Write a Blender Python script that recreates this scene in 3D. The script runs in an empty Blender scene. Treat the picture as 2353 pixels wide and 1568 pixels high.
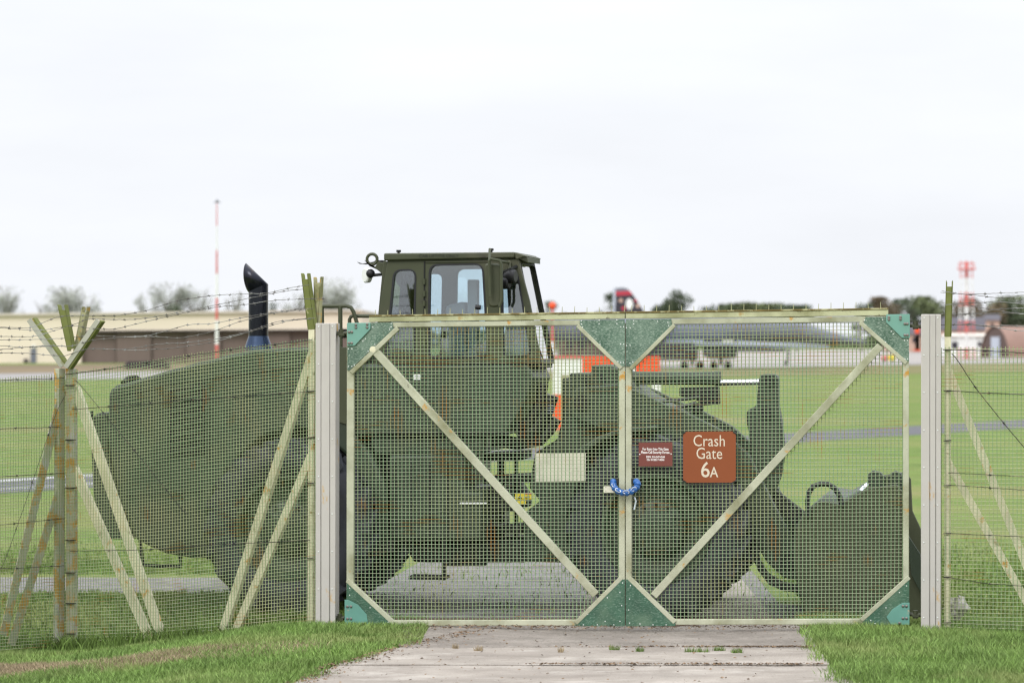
import bpy, bmesh, math, random
import numpy as np
from mathutils import Vector, Matrix, noise
from mathutils.geometry import tessellate_polygon
R = math.radians
random.seed(7)
S = bpy.context.scene
COL = S.collection

# ------------------------------------------------------------------ camera, sky, sun, exposure
CAM_H = 2.35           # camera height (m); picture units below are 2352 px wide, focal length 7000 of them
FPX, CU, HZ = 7000.0, 1176.0, 785.0
cam = bpy.data.cameras.new('camera'); camo = bpy.data.objects.new('camera', cam); COL.objects.link(camo)
camo.location = (0, 0, CAM_H); camo.rotation_euler = (R(90), 0, 0)
cam.sensor_width = 36.0; cam.lens = 36.0 * FPX / 2352.0
cam.shift_y = (784.0 - HZ) / 2352.0 * -1.0
cam.clip_end = 9000; cam.clip_start = 0.5
cam.dof.use_dof = True; cam.dof.focus_distance = 25.1; cam.dof.aperture_fstop = 2.7
S.camera = camo

SUN_EL, SUN_AZ = R(40), R(212)      # azimuth clockwise from +Y: behind the camera, to its left
w = bpy.data.worlds.new('World'); S.world = w; w.use_nodes = True
nt = w.node_tree; N = nt.nodes; L = nt.links; N.clear()
out = N.new('ShaderNodeOutputWorld'); bg = N.new('ShaderNodeBackground'); bg.inputs[1].default_value = 0.1
sky = N.new('ShaderNodeTexSky'); sky.sky_type = 'NISHITA'; sky.sun_disc = False
sky.sun_elevation = SUN_EL; sky.sun_rotation = SUN_AZ; sky.dust_density = 4.0
tc = N.new('ShaderNodeTexCoord'); sep = N.new('ShaderNodeSeparateXYZ'); L.new(tc.outputs['Generated'], sep.inputs[0])
mx = N.new('ShaderNodeMath'); mx.operation = 'MAXIMUM'; mx.inputs[1].default_value = 0; L.new(sep.outputs[2], mx.inputs[0])
pw = N.new('ShaderNodeMath'); pw.operation = 'POWER'; pw.inputs[1].default_value = 1.7; L.new(mx.outputs[0], pw.inputs[0])
gr = N.new('ShaderNodeMath'); gr.operation = 'MULTIPLY_ADD'; gr.inputs[1].default_value = 1.9; gr.inputs[2].default_value = 1.0; L.new(pw.outputs[0], gr.inputs[0])
mp = N.new('ShaderNodeMapping'); mp.inputs['Scale'].default_value = (3.0, 3.0, 14.0); L.new(tc.outputs['Generated'], mp.inputs[0])
cl = N.new('ShaderNodeTexNoise'); cl.inputs['Scale'].default_value = 2.2; cl.inputs['Detail'].default_value = 5; cl.inputs['Roughness'].default_value = 0.55; L.new(mp.outputs[0], cl.inputs[0])
cr = N.new('ShaderNodeMapRange'); cr.inputs[1].default_value = 0.3; cr.inputs[2].default_value = 0.75; cr.inputs[3].default_value = 0.97; cr.inputs[4].default_value = 1.05; L.new(cl.outputs[0], cr.inputs[0])
ml = N.new('ShaderNodeMath'); ml.operation = 'MULTIPLY'; L.new(gr.outputs[0], ml.inputs[0]); L.new(cr.outputs[0], ml.inputs[1])
vm = N.new('ShaderNodeVectorMath'); vm.operation = 'SCALE'; vm.inputs[0].default_value = (9.75, 10.0, 10.5); L.new(ml.outputs[0], vm.inputs['Scale'])
mix = N.new('ShaderNodeMix'); mix.data_type = 'RGBA'; mix.inputs[0].default_value = 0.93
L.new(sky.outputs[0], mix.inputs[6]); L.new(vm.outputs[0], mix.inputs[7]); L.new(mix.outputs[2], bg.inputs[0]); L.new(bg.outputs[0], out.inputs[0])

sl = bpy.data.lights.new('sun', 'SUN'); sl.energy = 1.5; sl.angle = R(25); sl.color = (1.0, 0.96, 0.9)
so = bpy.data.objects.new('sun', sl); COL.objects.link(so)
sd = Vector((math.sin(SUN_AZ) * math.cos(SUN_EL), math.cos(SUN_AZ) * math.cos(SUN_EL), math.sin(SUN_EL)))
so.rotation_euler = sd.to_track_quat('Z', 'Y').to_euler(); so.location = (-20, -20, 40)

S.view_settings.view_transform = 'Standard'; S.view_settings.look = 'None'
S.view_settings.exposure = 0.0; S.view_settings.gamma = 1.0; S.view_settings.use_curve_mapping = False
S.render.engine = 'CYCLES'
S.cycles.use_denoising = True
S.cycles.max_bounces = 8; S.cycles.transparent_max_bounces = 16
S.cycles.caustics_reflective = False; S.cycles.caustics_refractive = False
S.cycles.filter_width = 1.3 if hasattr(S.cycles, 'filter_width') else 1.5

# ------------------------------------------------------------------ materials
def mat(name, col, rough=0.65, metal=0.0, var=0.12, scale=6.0, spots=(), bump=0.0, bscale=60.0, stretch=(1, 1, 1), spec=0.4, island=0.0):
    """spots: list of (colour, noise scale, lower edge, upper edge[, stretch]) wear patches laid over the base."""
    m = bpy.data.materials.new(name); m.use_nodes = True
    t = m.node_tree; n = t.nodes; l = t.links
    b = n['Principled BSDF']; b.inputs['Roughness'].default_value = rough; b.inputs['Metallic'].default_value = metal
    b.inputs['Specular IOR Level'].default_value = spec
    co = n.new('ShaderNodeTexCoord')
    def nz(sc, st=(1, 1, 1), det=4.0, off=0.0):
        mp = n.new('ShaderNodeMapping'); mp.inputs['Scale'].default_value = st; mp.inputs['Location'].default_value = (off, off * 1.7, off * .6)
        l.new(co.outputs['Object'], mp.inputs[0])
        x = n.new('ShaderNodeTexNoise'); x.inputs['Scale'].default_value = sc; x.inputs['Detail'].default_value = det; x.inputs['Roughness'].default_value = 0.6
        l.new(mp.outputs[0], x.inputs[0]); return x
    x = nz(scale, stretch)
    r = n.new('ShaderNodeMapRange'); r.inputs[1].default_value = 0.25; r.inputs[2].default_value = 0.75
    r.inputs[3].default_value = 1 - var; r.inputs[4].default_value = 1 + var; l.new(x.outputs[0], r.inputs[0])
    fac = r.outputs[0]
    if island:
        g = n.new('ShaderNodeNewGeometry'); q = n.new('ShaderNodeMapRange'); q.inputs[3].default_value = 1 - island; q.inputs[4].default_value = 1 + island
        l.new(g.outputs['Random Per Island'], q.inputs[0])
        mm = n.new('ShaderNodeMath'); mm.operation = 'MULTIPLY'; l.new(fac, mm.inputs[0]); l.new(q.outputs[0], mm.inputs[1]); fac = mm.outputs[0]
    v = n.new('ShaderNodeVectorMath'); v.operation = 'SCALE'; v.inputs[0].default_value = col[:3]; l.new(fac, v.inputs['Scale'])
    cur = v.outputs[0]
    for i, sp in enumerate(spots):
        c2, sc, lo, hi = sp[:4]; st = sp[4] if len(sp) > 4 else (1, 1, 1)
        y = nz(sc, st, 5.0, 3.1 * (i + 1))
        q = n.new('ShaderNodeMapRange'); q.inputs[1].default_value = lo; q.inputs[2].default_value = hi; l.new(y.outputs[0], q.inputs[0])
        k = n.new('ShaderNodeMix'); k.data_type = 'RGBA'; l.new(q.outputs[0], k.inputs[0]); l.new(cur, k.inputs[6]); k.inputs[7].default_value = (*c2, 1)
        cur = k.outputs[2]
    l.new(cur, b.inputs['Base Color'])
    if bump:
        y = nz(bscale); bp = n.new('ShaderNodeBump'); bp.inputs['Strength'].default_value = bump; bp.inputs['Distance'].default_value = 0.02
        l.new(y.outputs[0], bp.inputs['Height']); l.new(bp.outputs[0], b.inputs['Normal'])
    return m

def glass_mat(name, tint, gl=0.1):
    m = bpy.data.materials.new(name); m.use_nodes = True
    t = m.node_tree; n = t.nodes; l = t.links; n.clear()
    o = n.new('ShaderNodeOutputMaterial'); tr = n.new('ShaderNodeBsdfTransparent'); tr.inputs[0].default_value = (*tint, 1)
    g = n.new('ShaderNodeBsdfGlossy'); g.inputs['Roughness'].default_value = 0.03
    f = n.new('ShaderNodeLayerWeight'); f.inputs[0].default_value = 0.35
    a = n.new('ShaderNodeMath'); a.operation = 'MULTIPLY_ADD'; a.inputs[1].default_value = 1.0; a.inputs[2].default_value = gl; l.new(f.outputs['Fresnel'], a.inputs[0])
    x = n.new('ShaderNodeMixShader'); l.new(a.outputs[0], x.inputs[0]); l.new(tr.outputs[0], x.inputs[1]); l.new(g.outputs[0], x.inputs[2]); l.new(x.outputs[0], o.inputs[0])
    return m

LICHEN = ((0.62, 0.33, 0.04), 5.0, 0.66, 0.70)
M = {}
M['frame'] = mat('painted_frame', (0.45, 0.46, 0.34), 0.7, var=0.16, scale=5, spots=[((0.20, 0.20, 0.10), 2.2, 0.50, 0.72), ((0.11, 0.10, 0.07), 14, 0.66, 0.76), ((0.50, 0.27, 0.05), 7, 0.62, 0.69)], bump=0.15, bscale=90)
M['cap'] = mat('mossy_rail', (0.47, 0.48, 0.30), 0.8, var=0.2, scale=4, spots=[((0.25, 0.25, 0.12), 2.5, 0.46, 0.70), ((0.40, 0.24, 0.06), 6, 0.62, 0.70), ((0.10, 0.09, 0.05), 18, 0.64, 0.74)], bump=0.25, bscale=80)
M['cap_edge'] = mat('rusty_edge', (0.16, 0.12, 0.04), 0.9, var=0.4, scale=9, spots=[((0.42, 0.40, 0.22), 7, 0.5, 0.58)])
M['plate'] = mat('corner_plate_green', (0.055, 0.112, 0.075), 0.6, var=0.3, scale=6, spots=[((0.17, 0.25, 0.19), 5, 0.40, 0.75), ((0.36, 0.44, 0.37), 55, 0.50, 0.70, (1, 1, 3.0)), ((0.40, 0.33, 0.24), 6, 0.70, 0.74), ((0.30, 0.17, 0.06), 7, 0.66, 0.76, (1.6, 1.6, .18))])
M['plate_low'] = mat('corner_plate_dark', (0.042, 0.112, 0.068), 0.6, var=0.3, scale=6, spots=[((0.26, 0.36, 0.28), 50, 0.52, 0.78, (1, 1, 3.0)), ((0.13, 0.20, 0.13), 4, 0.55, 0.8), ((0.42, 0.33, 0.24), 5, 0.68, 0.72)])
M['teal'] = mat('teal_hinge_paint', (0.165, 0.345, 0.285), 0.5, var=0.06, scale=4)
M['teal_worn'] = mat('teal_worn_paint', (0.125, 0.30, 0.245), 0.55, var=0.1, scale=6, spots=[((0.35, 0.33, 0.24), 10, 0.66, 0.72)])
M['bolt'] = mat('bolt_steel', (0.24, 0.22, 0.20), 0.4, 0.7, var=0.2)
M['rivet'] = mat('rivet_zinc', (0.72, 0.74, 0.72), 0.35, 0.3, var=0.1)
M['post'] = mat('grey_gate_post', (0.49, 0.465, 0.435), 0.7, var=0.05, scale=3, spots=[((0.52, 0.33, 0.11), 8, 0.61, 0.69, (1, 1, .5)), ((0.30, 0.28, 0.26), 1.6, 0.55, 0.85, (1, 1, 0.25))], bump=0.08)
M['fencepost'] = mat('fence_post_paint', (0.66, 0.63, 0.45), 0.8, var=0.2, scale=5, spots=[((0.52, 0.29, 0.06), 9, 0.60, 0.68), ((0.25, 0.22, 0.10), 9, 0.62, 0.72)], bump=0.2)
M['cornerpost'] = mat('corner_post_lichen', (0.42, 0.42, 0.31), 0.85, var=0.2, scale=5, spots=[((0.50, 0.48, 0.46), 3, 0.52, 0.62), ((0.52, 0.30, 0.07), 9, 0.49, 0.60)], bump=0.2)
M['arm_olive'] = mat('olive_arm', (0.15, 0.17, 0.045), 0.75, var=0.2, scale=8, spots=[((0.42, 0.40, 0.22), 12, 0.68, 0.72), ((0.45, 0.28, 0.05), 6, 0.68, 0.72)])
M['arm_grey'] = mat('grey_arm', (0.37, 0.37, 0.31), 0.75, var=0.15, scale=6, spots=[((0.24, 0.24, 0.12), 7, 0.58, 0.70)])
M['arm_lichen'] = mat('lichen_arm', (0.36, 0.35, 0.2), 0.85, var=0.2, scale=8, spots=[((0.48, 0.29, 0.07), 14, 0.56, 0.64), ((0.2, 0.2, 0.09), 8, 0.5, 0.6)])
M['wire_v'] = mat('mesh_wire_green', (0.170, 0.275, 0.140), 0.6, var=0.25, scale=2.0, spots=[((0.27, 0.30, 0.13), 1.3, 0.5, 0.7), ((0.30, 0.16, 0.03), 4.5, 0.59, 0.68, (1, 1, .4))])
M['wire_h'] = mat('mesh_wire_cream', (0.36, 0.385, 0.255), 0.6, var=0.2, scale=2.0, spots=[((0.32, 0.17, 0.035), 3.5, 0.565, 0.65, (.5, .5, 1.2)), ((0.18, 0.14, 0.05), 30, 0.66, 0.72)])
M['fwire_v'] = mat('fence_wire_green', (0.195, 0.295, 0.140), 0.6, var=0.25, scale=2.0, spots=[((0.33, 0.35, 0.17), 1.3, 0.50, 0.66), ((0.30, 0.17, 0.03), 6, 0.63, 0.71, (1, 1, .5))])
M['fwire_h'] = mat('fence_wire_cream', (0.40, 0.41, 0.25), 0.6, var=0.2, scale=2.0, spots=[((0.29, 0.165, 0.035), 4, 0.58, 0.66, (.6, .6, 1))])
M['barb'] = mat('barbed_steel', (0.13, 0.12, 0.11), 0.6, 0.3, var=0.3, spots=[((0.30, 0.30, 0.29), 2.5, 0.5, 0.62)])
M['strain'] = mat('dark_strain_wire', (0.02, 0.019, 0.016), 0.6, var=0.3, scale=20, spots=[((0.16, 0.13, 0.08), 18, 0.55, 0.65)])
M['olive'] = mat('olive_drab_paint', (0.050, 0.057, 0.029), 0.55, var=0.12, scale=2.5, spots=[((0.085, 0.080, 0.050), 1.5, 0.55, 0.8), ((0.045, 0.045, 0.03), 5, 0.62, 0.75)])
M['green'] = mat('dark_green_paint', (0.028, 0.041, 0.025), 0.5, var=0.2, scale=1.8, spots=[((0.042, 0.052, 0.032), 1.2, 0.5, 0.75), ((0.07, 0.06, 0.04), 6, 0.66, 0.76)])
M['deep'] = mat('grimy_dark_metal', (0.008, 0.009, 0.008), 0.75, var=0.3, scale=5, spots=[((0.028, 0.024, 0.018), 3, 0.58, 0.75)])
M['tyre'] = mat('tyre_rubber', (0.024, 0.026, 0.033), 0.75, var=0.3, scale=5, spots=[((0.05, 0.048, 0.045), 3, 0.55, 0.8)])
M['black'] = mat('black_plastic', (0.012, 0.012, 0.014), 0.45, var=0.2)
M['seal'] = mat('window_rubber', (0.016, 0.017, 0.022), 0.5, var=0.1)
M['exhaust'] = mat('exhaust_blued_steel', (0.025, 0.027, 0.036), 0.22, 0.75, var=0.3, scale=4, spots=[((0.07, 0.045, 0.03), 2.0, 0.5, 0.75, (6, 6, 0.4))])
M['collar'] = mat('exhaust_collar', (0.05, 0.075, 0.13), 0.25, 0.8, var=0.3, scale=8)
M['chrome'] = mat('chrome_rod', (0.80, 0.84, 0.92), 0.10, 1.0, var=0.03)
M['screen'] = glass_mat('windscreen_glass', (0.80, 0.90, 0.92), 0.55)
M['glass'] = glass_mat('cab_glass', (0.88, 0.96, 0.99), 0.11)
M['interior'] = mat('cab_interior', (0.42, 0.47, 0.52), 0.8, var=0.1)
M['trimcloth'] = mat('beige_blind', (0.50, 0.44, 0.34), 0.8, var=0.08, scale=3)
M['white'] = mat('white_paint', (0.76, 0.77, 0.75), 0.5, var=0.05)
M['cream'] = mat('cream_plate', (0.66, 0.64, 0.52), 0.55, var=0.1, scale=6, spots=[((0.45, 0.44, 0.36), 4, 0.55, 0.7)])
M['orange'] = mat('marker_orange', (0.80, 0.085, 0.018), 0.5, var=0.06)
M['red'] = mat('marker_red', (0.60, 0.15, 0.13), 0.5, var=0.08)
M['yellow'] = mat('warning_yellow', (0.70, 0.58, 0.04), 0.5, var=0.06)
M['sign'] = mat('sign_brown', (0.240, 0.062, 0.017), 0.5, var=0.05, scale=2)
M['notice'] = mat('notice_maroon', (0.170, 0.047, 0.036), 0.5, var=0.05, scale=2)
M['wrapper'] = mat('dirty_plastic', (0.36, 0.34, 0.30), 0.5, var=0.2)
M['letter'] = mat('sign_letter', (0.64, 0.56, 0.44), 0.55, var=0.05)
M['letter_w'] = mat('notice_letter', (0.78, 0.72, 0.70), 0.55, var=0.03)
M['stencil'] = mat('stencil_black', (0.018, 0.02, 0.014), 0.6, var=0.1)
M['blue'] = mat('blue_plastic', (0.010, 0.095, 0.33), 0.25, var=0.15, scale=30, spec=0.7)
M['chainzinc'] = mat('chain_zinc', (0.72, 0.78, 0.88), 0.25, 0.6, var=0.1)
M['hangar'] = mat('cream_cladding', (0.74, 0.655, 0.53), 0.75, var=0.05, scale=0.15, stretch=(1, 1, 0.3))
M['trim'] = mat('roof_trim', (0.62, 0.56, 0.49), 0.6, var=0.05)
M['door'] = mat('brown_steel_door', (0.165, 0.122, 0.106), 0.6, var=0.08, scale=0.4, stretch=(3, 3, 0.2))
M['doordark'] = mat('door_track_dark', (0.05, 0.04, 0.045), 0.7, var=0.1)  # plain very dark brown shared by door track, recess, vent and equipment box
M['hut'] = mat('hut_brown', (0.25, 0.155, 0.122), 0.7, var=0.1, scale=0.5)
M['hutend'] = mat('hut_end_brown', (0.11, 0.075, 0.065), 0.7, var=0.1, scale=0.5)
M['palegrey'] = mat('pale_blue_grey', (0.46, 0.50, 0.58), 0.5, var=0.06)
M['aircraft'] = mat('aircraft_grey', (0.155, 0.168, 0.205), 0.5, var=0.08, scale=0.5)
M['aircraft_lt'] = mat('aircraft_light_grey', (0.27, 0.30, 0.36), 0.4, var=0.08, scale=0.5)
M['fin'] = mat('fin_dark', (0.035, 0.032, 0.042), 0.5, var=0.1)
M['finred'] = mat('fin_red', (0.45, 0.035, 0.06), 0.5, var=0.1)
M['brick'] = mat('house_brick', (0.34, 0.20, 0.15), 0.8, var=0.1)
M['pink'] = mat('house_render', (0.50, 0.34, 0.27), 0.8, var=0.05)
M['roof'] = mat('slate_roof', (0.085, 0.08, 0.095), 0.7, var=0.1)
M['asphalt'] = mat('asphalt', (0.095, 0.095, 0.105), 0.85, var=0.15, scale=3, bump=0.3, bscale=50)
M['taxi'] = mat('taxiway_concrete', (0.26, 0.245, 0.235), 0.85, var=0.1, scale=0.15)
M['line'] = mat('road_line', (0.72, 0.72, 0.70), 0.7, var=0.12, scale=2)
M['concrete'] = mat('old_concrete', (0.335, 0.297, 0.257), 0.92, var=0.2, scale=1.6, spots=[((0.235, 0.205, 0.175), 1.3, 0.45, 0.70, (0.8, 1.4, 1)), ((0.42, 0.38, 0.335), 2.6, 0.53, 0.68, (0.8, 1.3, 1)), ((0.19, 0.155, 0.125), 0.9, 0.60, 0.72, (0.8, 2.0, 1)), ((0.17, 0.145, 0.12), 38, 0.58, 0.74), ((0.48, 0.44, 0.39), 30, 0.64, 0.76)], bump=0.7, bscale=45)
M['concrete_worn'] = mat('worn_concrete', (0.30, 0.265, 0.23), 0.95, var=0.2, scale=3, spots=[((0.20, 0.175, 0.15), 1.5, 0.45, 0.7), ((0.38, 0.345, 0.305), 12, 0.58, 0.72), ((0.10, 0.085, 0.07), 40, 0.56, 0.7)], bump=1.0, bscale=50)
M['gravel'] = mat('worn_tarmac', (0.20, 0.19, 0.185), 0.95, var=0.3, scale=14, spots=[((0.12, 0.11, 0.10), 2.2, 0.5, 0.7), ((0.30, 0.29, 0.28), 20, 0.58, 0.7)], bump=0.8, bscale=60)
M['soil'] = mat('joint_soil', (0.085, 0.055, 0.035), 0.95, var=0.3, scale=20, bump=0.5)
M['litter'] = mat('dry_leaf_litter', (0.17, 0.115, 0.07), 0.95, var=0.3, scale=20, island=0.5)
M['bark'] = mat('bark', (0.19, 0.175, 0.15), 0.9, var=0.2)
M['bare_leaf'] = mat('sky_washed_leaf', (0.33, 0.345, 0.30), 0.8, var=0.2, scale=0.4, island=0.4)  # leaf colour lightened to imitate bright sky washing out the thin crowns
M['leaf_a'] = mat('oak_leaf', (0.050, 0.070, 0.030), 0.8, var=0.35, scale=0.5, island=0.45)
M['leaf_b'] = mat('ash_leaf', (0.085, 0.105, 0.040), 0.8, var=0.35, scale=0.5, island=0.45)
M['leaf_c'] = mat('rusty_autumn_leaf', (0.105, 0.078, 0.040), 0.8, var=0.35, scale=0.5, island=0.45)

def grass_ground():
    m = mat('meadow', (0.132, 0.190, 0.050), 0.95, var=0.26, scale=0.9,
            spots=[((0.185, 0.205, 0.070), 0.22, 0.44, 0.62, (0.30, 1.6, 1)), ((0.105, 0.175, 0.034), 0.5, 0.52, 0.70, (0.4, 1.2, 1)), ((0.25, 0.205, 0.11), 0.11, 0.56, 0.72, (0.25, 1.6, 1)), ((0.06, 0.085, 0.022), 9.0, 0.56, 0.8)], bump=0.9, bscale=25, spec=0.1)
    return m
M['meadow'] = grass_ground()
M['dry'] = mat('dry_grass_strip', (0.205, 0.160, 0.098), 0.95, var=0.25, scale=0.08, spots=[((0.13, 0.10, 0.07), 0.05, 0.5, 0.65, (0.3, 2, 1))], spec=0.1)
M['blade'] = mat('grass_blade', (0.170, 0.265, 0.068), 0.7, var=0.3, scale=0.8, spots=[((0.250, 0.300, 0.105), 0.9, 0.48, 0.66), ((0.120, 0.205, 0.045), 1.3, 0.56, 0.72), ((0.30, 0.25, 0.14), 60, 0.66, 0.70)], island=0.45, spec=0.25)
M['blade_dark'] = mat('grass_blade_dark', (0.125, 0.195, 0.046), 0.75, var=0.3, scale=0.8, spots=[((0.185, 0.225, 0.070), 0.8, 0.5, 0.66)], island=0.45, spec=0.2)
M['blade_dry'] = mat('grass_blade_dry', (0.33, 0.265, 0.17), 0.85, var=0.25, scale=1.5, island=0.4, spec=0.15)

# ------------------------------------------------------------------ geometry helpers
def ray(u, v): return Vector(((u - CU) / FPX, 1.0, -(v - HZ) / FPX))
O = Vector((0, 0, CAM_H))
def at(u, v, Y): return O + ray(u, v) * Y
def on_z(u, v, z): d = ray(u, v); return O + d * ((z - CAM_H) / d.z)

class VPlane:                       # a vertical plane through two ground points; n looks back to the camera
    def __init__(s, A, B):
        s.A = Vector((A[0], A[1], 0)); d = Vector((B[0] - A[0], B[1] - A[1], 0)); s.d = d.normalized()
        s.n = Vector((s.d.y, -s.d.x, 0))
        if s.n.y > 0: s.n = -s.n
    def pt(s, u, v, off=0.0):
        r = ray(u, v); t = (s.A + s.n * off - O).dot(s.n) / r.dot(s.n); return O + r * t
def vp(u0, d0, u1, d1): return VPlane(((u0 - CU) / FPX * d0, d0), ((u1 - CU) / FPX * d1, d1))

class MB:
    def __init__(s): s.v = []; s.f = []
    def add(s, vs, fs):
        k = len(s.v); s.v += [tuple(x) for x in vs]; s.f += [tuple(i + k for i in f) for f in fs]; return s
    def prism(s, pts, vec):
        n = len(pts); vec = Vector(vec)
        a = [Vector(p) for p in pts]; b = [p + vec for p in a]
        return s.add(a + b, [tuple(range(n)), tuple(range(2 * n - 1, n - 1, -1))] + [(i, i + n, (i + 1) % n + n, (i + 1) % n) for i in range(n)])
    def holed(s, outer, holes, vec):
        vec = Vector(vec); loops = [[Vector(p) for p in outer]] + [[Vector(p) for p in h] for h in holes]
        tr = tessellate_polygon(loops); fl = [p for lp in loops for p in lp]; n = len(fl)
        s.add(fl + [p + vec for p in fl], [tuple(t) for t in tr] + [tuple(i + n for i in reversed(t)) for t in tr] + s._sides(loops, n)); return s
    def _sides(s, loops, n):
        fs = []; k = 0
        for lp in loops:
            m = len(lp); fs += [(k + i, k + i + n, k + (i + 1) % m + n, k + (i + 1) % m) for i in range(m)]; k += m
        return fs
    def box(s, c, sx, sy, sz, X=(1, 0, 0), Y=(0, 1, 0), Z=(0, 0, 1)):
        c = Vector(c); X, Y, Z = Vector(X) * sx / 2, Vector(Y) * sy / 2, Vector(Z) * sz / 2
        vs = [c + X * i + Y * j + Z * k for k in (-1, 1) for j in (-1, 1) for i in (-1, 1)]
        return s.add(vs, [(0, 2, 3, 1), (4, 5, 7, 6), (0, 1, 5, 4), (2, 6, 7, 3), (0, 4, 6, 2), (1, 3, 7, 5)])
    def tube(s, path, r, n=8, cap=True):
        path = [Vector(p) for p in path]; rs = r if isinstance(r, (list, tuple)) else [r] * len(path)
        vs = []; up = None
        for i, p in enumerate(path):
            t = (path[min(i + 1, len(path) - 1)] - path[max(i - 1, 0)]).normalized()
            if up is None: up = Vector((0, 0, 1)) if abs(t.z) < 0.9 else Vector((1, 0, 0))
            a = t.cross(up).normalized(); b = a.cross(t).normalized(); up = b
            vs += [p + (a * math.cos(2 * math.pi * k / n) + b * math.sin(2 * math.pi * k / n)) * rs[i] for k in range(n)]
        fs = [(i * n + k, i * n + (k + 1) % n, (i + 1) * n + (k + 1) % n, (i + 1) * n + k) for i in range(len(path) - 1) for k in range(n)]
        if cap: fs += [tuple(range(n - 1, -1, -1)), tuple(range((len(path) - 1) * n, len(path) * n))]
        return s.add(vs, fs)
    def lathe(s, c, ax, prof, n=32, closed=False):
        """prof: (distance along ax, radius)"""
        c = Vector(c); ax = Vector(ax).normalized(); a = ax.orthogonal().normalized(); b = ax.cross(a)
        vs = [c + ax * h + (a * math.cos(2 * math.pi * k / n) + b * math.sin(2 * math.pi * k / n)) * max(r, 1e-4) for h, r in prof for k in range(n)]
        m = len(prof); rng = m if closed else m - 1
        fs = [(i * n + k, i * n + (k + 1) % n, ((i + 1) % m) * n + (k + 1) % n, ((i + 1) % m) * n + k) for i in range(rng) for k in range(n)]
        return s.add(vs, fs)
    def ball(s, c, r, n=8):
        return s.lathe(Vector(c) - Vector((0, 0, r)), (0, 0, 1), [(r - r * math.cos(math.pi * i / 6), r * math.sin(math.pi * i / 6)) for i in range(7)], n)
    def mesh(s, name, m, base=(0, 0, 0), smooth=True, bevel=0):
        me = bpy.data.meshes.new(name); b = Vector(base)
        me.from_pydata([tuple(Vector(p) - b) for p in s.v], [], s.f)
        bm = bmesh.new(); bm.from_mesh(me); bmesh.ops.recalc_face_normals(bm, faces=bm.faces); bm.to_mesh(me); bm.free()
        if smooth:
            me.polygons.foreach_set('use_smooth', [True] * len(me.polygons)); me.set_sharp_from_angle(angle=R(38))
        if m: me.materials.append(M[m] if isinstance(m, str) else m)
        return me
    def build(s, name, m, parent=None, bevel=0, smooth=True, kind=None, label=None):
        base = wbase(parent)
        o = bpy.data.objects.new(name, s.mesh(name, m, base, smooth)); COL.objects.link(o)
        if parent is not None: o.parent = parent
        if bevel:
            bv = o.modifiers.new('bevel', 'BEVEL'); bv.width = bevel; bv.segments = 2; bv.limit_method = 'ANGLE'; bv.angle_limit = R(35)
        if kind: o['kind'] = kind
        if label: o['label'] = label
        return o
def wbase(p):
    b = Vector((0, 0, 0))
    while p is not None: b += p.location; p = p.parent
    return b
def thing(name, label, cat, loc, group=None):
    o = bpy.data.objects.new(name, None); COL.objects.link(o); o.location = loc; o.empty_display_size = 0.2
    o['label'] = label; o['category'] = cat
    if group: o['group'] = group
    return o
def tag(o, label, cat, group=None):
    o['label'] = label; o['category'] = cat
    if group: o['group'] = group
    return o
def structure(o): o['kind'] = 'structure'; return o
def rounded(pts, r, n=4):
    """round the corners of a 2D polygon"""
    o = []; m = len(pts)
    for i in range(m):
        p = Vector(pts[i]); a = Vector(pts[i - 1]) - p; b = Vector(pts[(i + 1) % m]) - p
        k = min(r, a.length * .45, b.length * .45); A = p + a.normalized() * k; B = p + b.normalized() * k
        for j in range(n + 1):
            t = j / n; o.append(tuple(A * (1 - t) ** 2 + p * 2 * t * (1 - t) + B * t * t))
    return o
def text_mb(body, size, org, X, Y, thick=0.002, align='CENTER', squeeze=1.0, bold=0.0):
    c = bpy.data.curves.new('t', 'FONT'); c.body = body; c.size = size; c.align_x = align; c.align_y = 'CENTER'; c.resolution_u = 3; c.offset = bold
    o = bpy.data.objects.new('t', c); COL.objects.link(o)
    dg = bpy.context.evaluated_depsgraph_get(); me = o.evaluated_get(dg).to_mesh()
    X, Y = Vector(X), Vector(Y); Z = X.cross(Y)
    mb = MB(); mb.add([Vector(org) + X * (v.co.x * squeeze) + Y * v.co.y for v in me.vertices], [tuple(p.vertices) for p in me.polygons])
    o.evaluated_get(dg).to_mesh_clear(); bpy.data.objects.remove(o); bpy.data.curves.remove(c)
    return mb

# ------------------------------------------------------------------ ground
def sm(a, b, x):
    t = min(1, max(0, (x - a) / (b - a))); return t * t * (3 - 2 * t)
EDGE = lambda y: (np.interp(y, [14.8, 20, 21.04, 21.9, 22.5, 23.27, 23.94, 24.66, 26.3], [-2.1, -1.75, -1.44, -1.34, -1.1, -.9, -.6, -.3, -.9]), np.interp(y, [14.8, 20, 21.04, 21.9, 22.5, 23.27, 23.94, 24.66, 26.3], [3.2, 2.6, 2.3, 2.3, 2.32, 2.33, 2.36, 2.4, 2.5]))
def zg(x, y):
    z = -0.10 + 0.10 * (1 - sm(24.6, 27.0, y)) * (1 - sm(3.5, 9, abs(x)) * 0.2)
    if y < 26.2:
        el, er = EDGE(y); z -= 0.07 * sm(0.02, 0.22, min(x - el, er - x))
    z -= 0.29 * sm(1.5, 4.2, -x) * (1 - sm(26.9, 29.0, y)) * sm(16, 22, y)
    return z
xs = sorted(set([-6000, -2500, -1000, -400, -150, -60, -30, -18] + [round(-13 + 0.2 * i, 2) for i in range(131)] + [18, 30, 60, 150, 400, 1000, 2500, 6000]))
ys = sorted(set([-800, -200, -50, 0, 8, 13] + [round(15 + 0.2 * i, 2) for i in range(99)] + [36, 40, 50, 70, 110, 200, 400, 800, 1600, 3500, 8000]))
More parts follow.
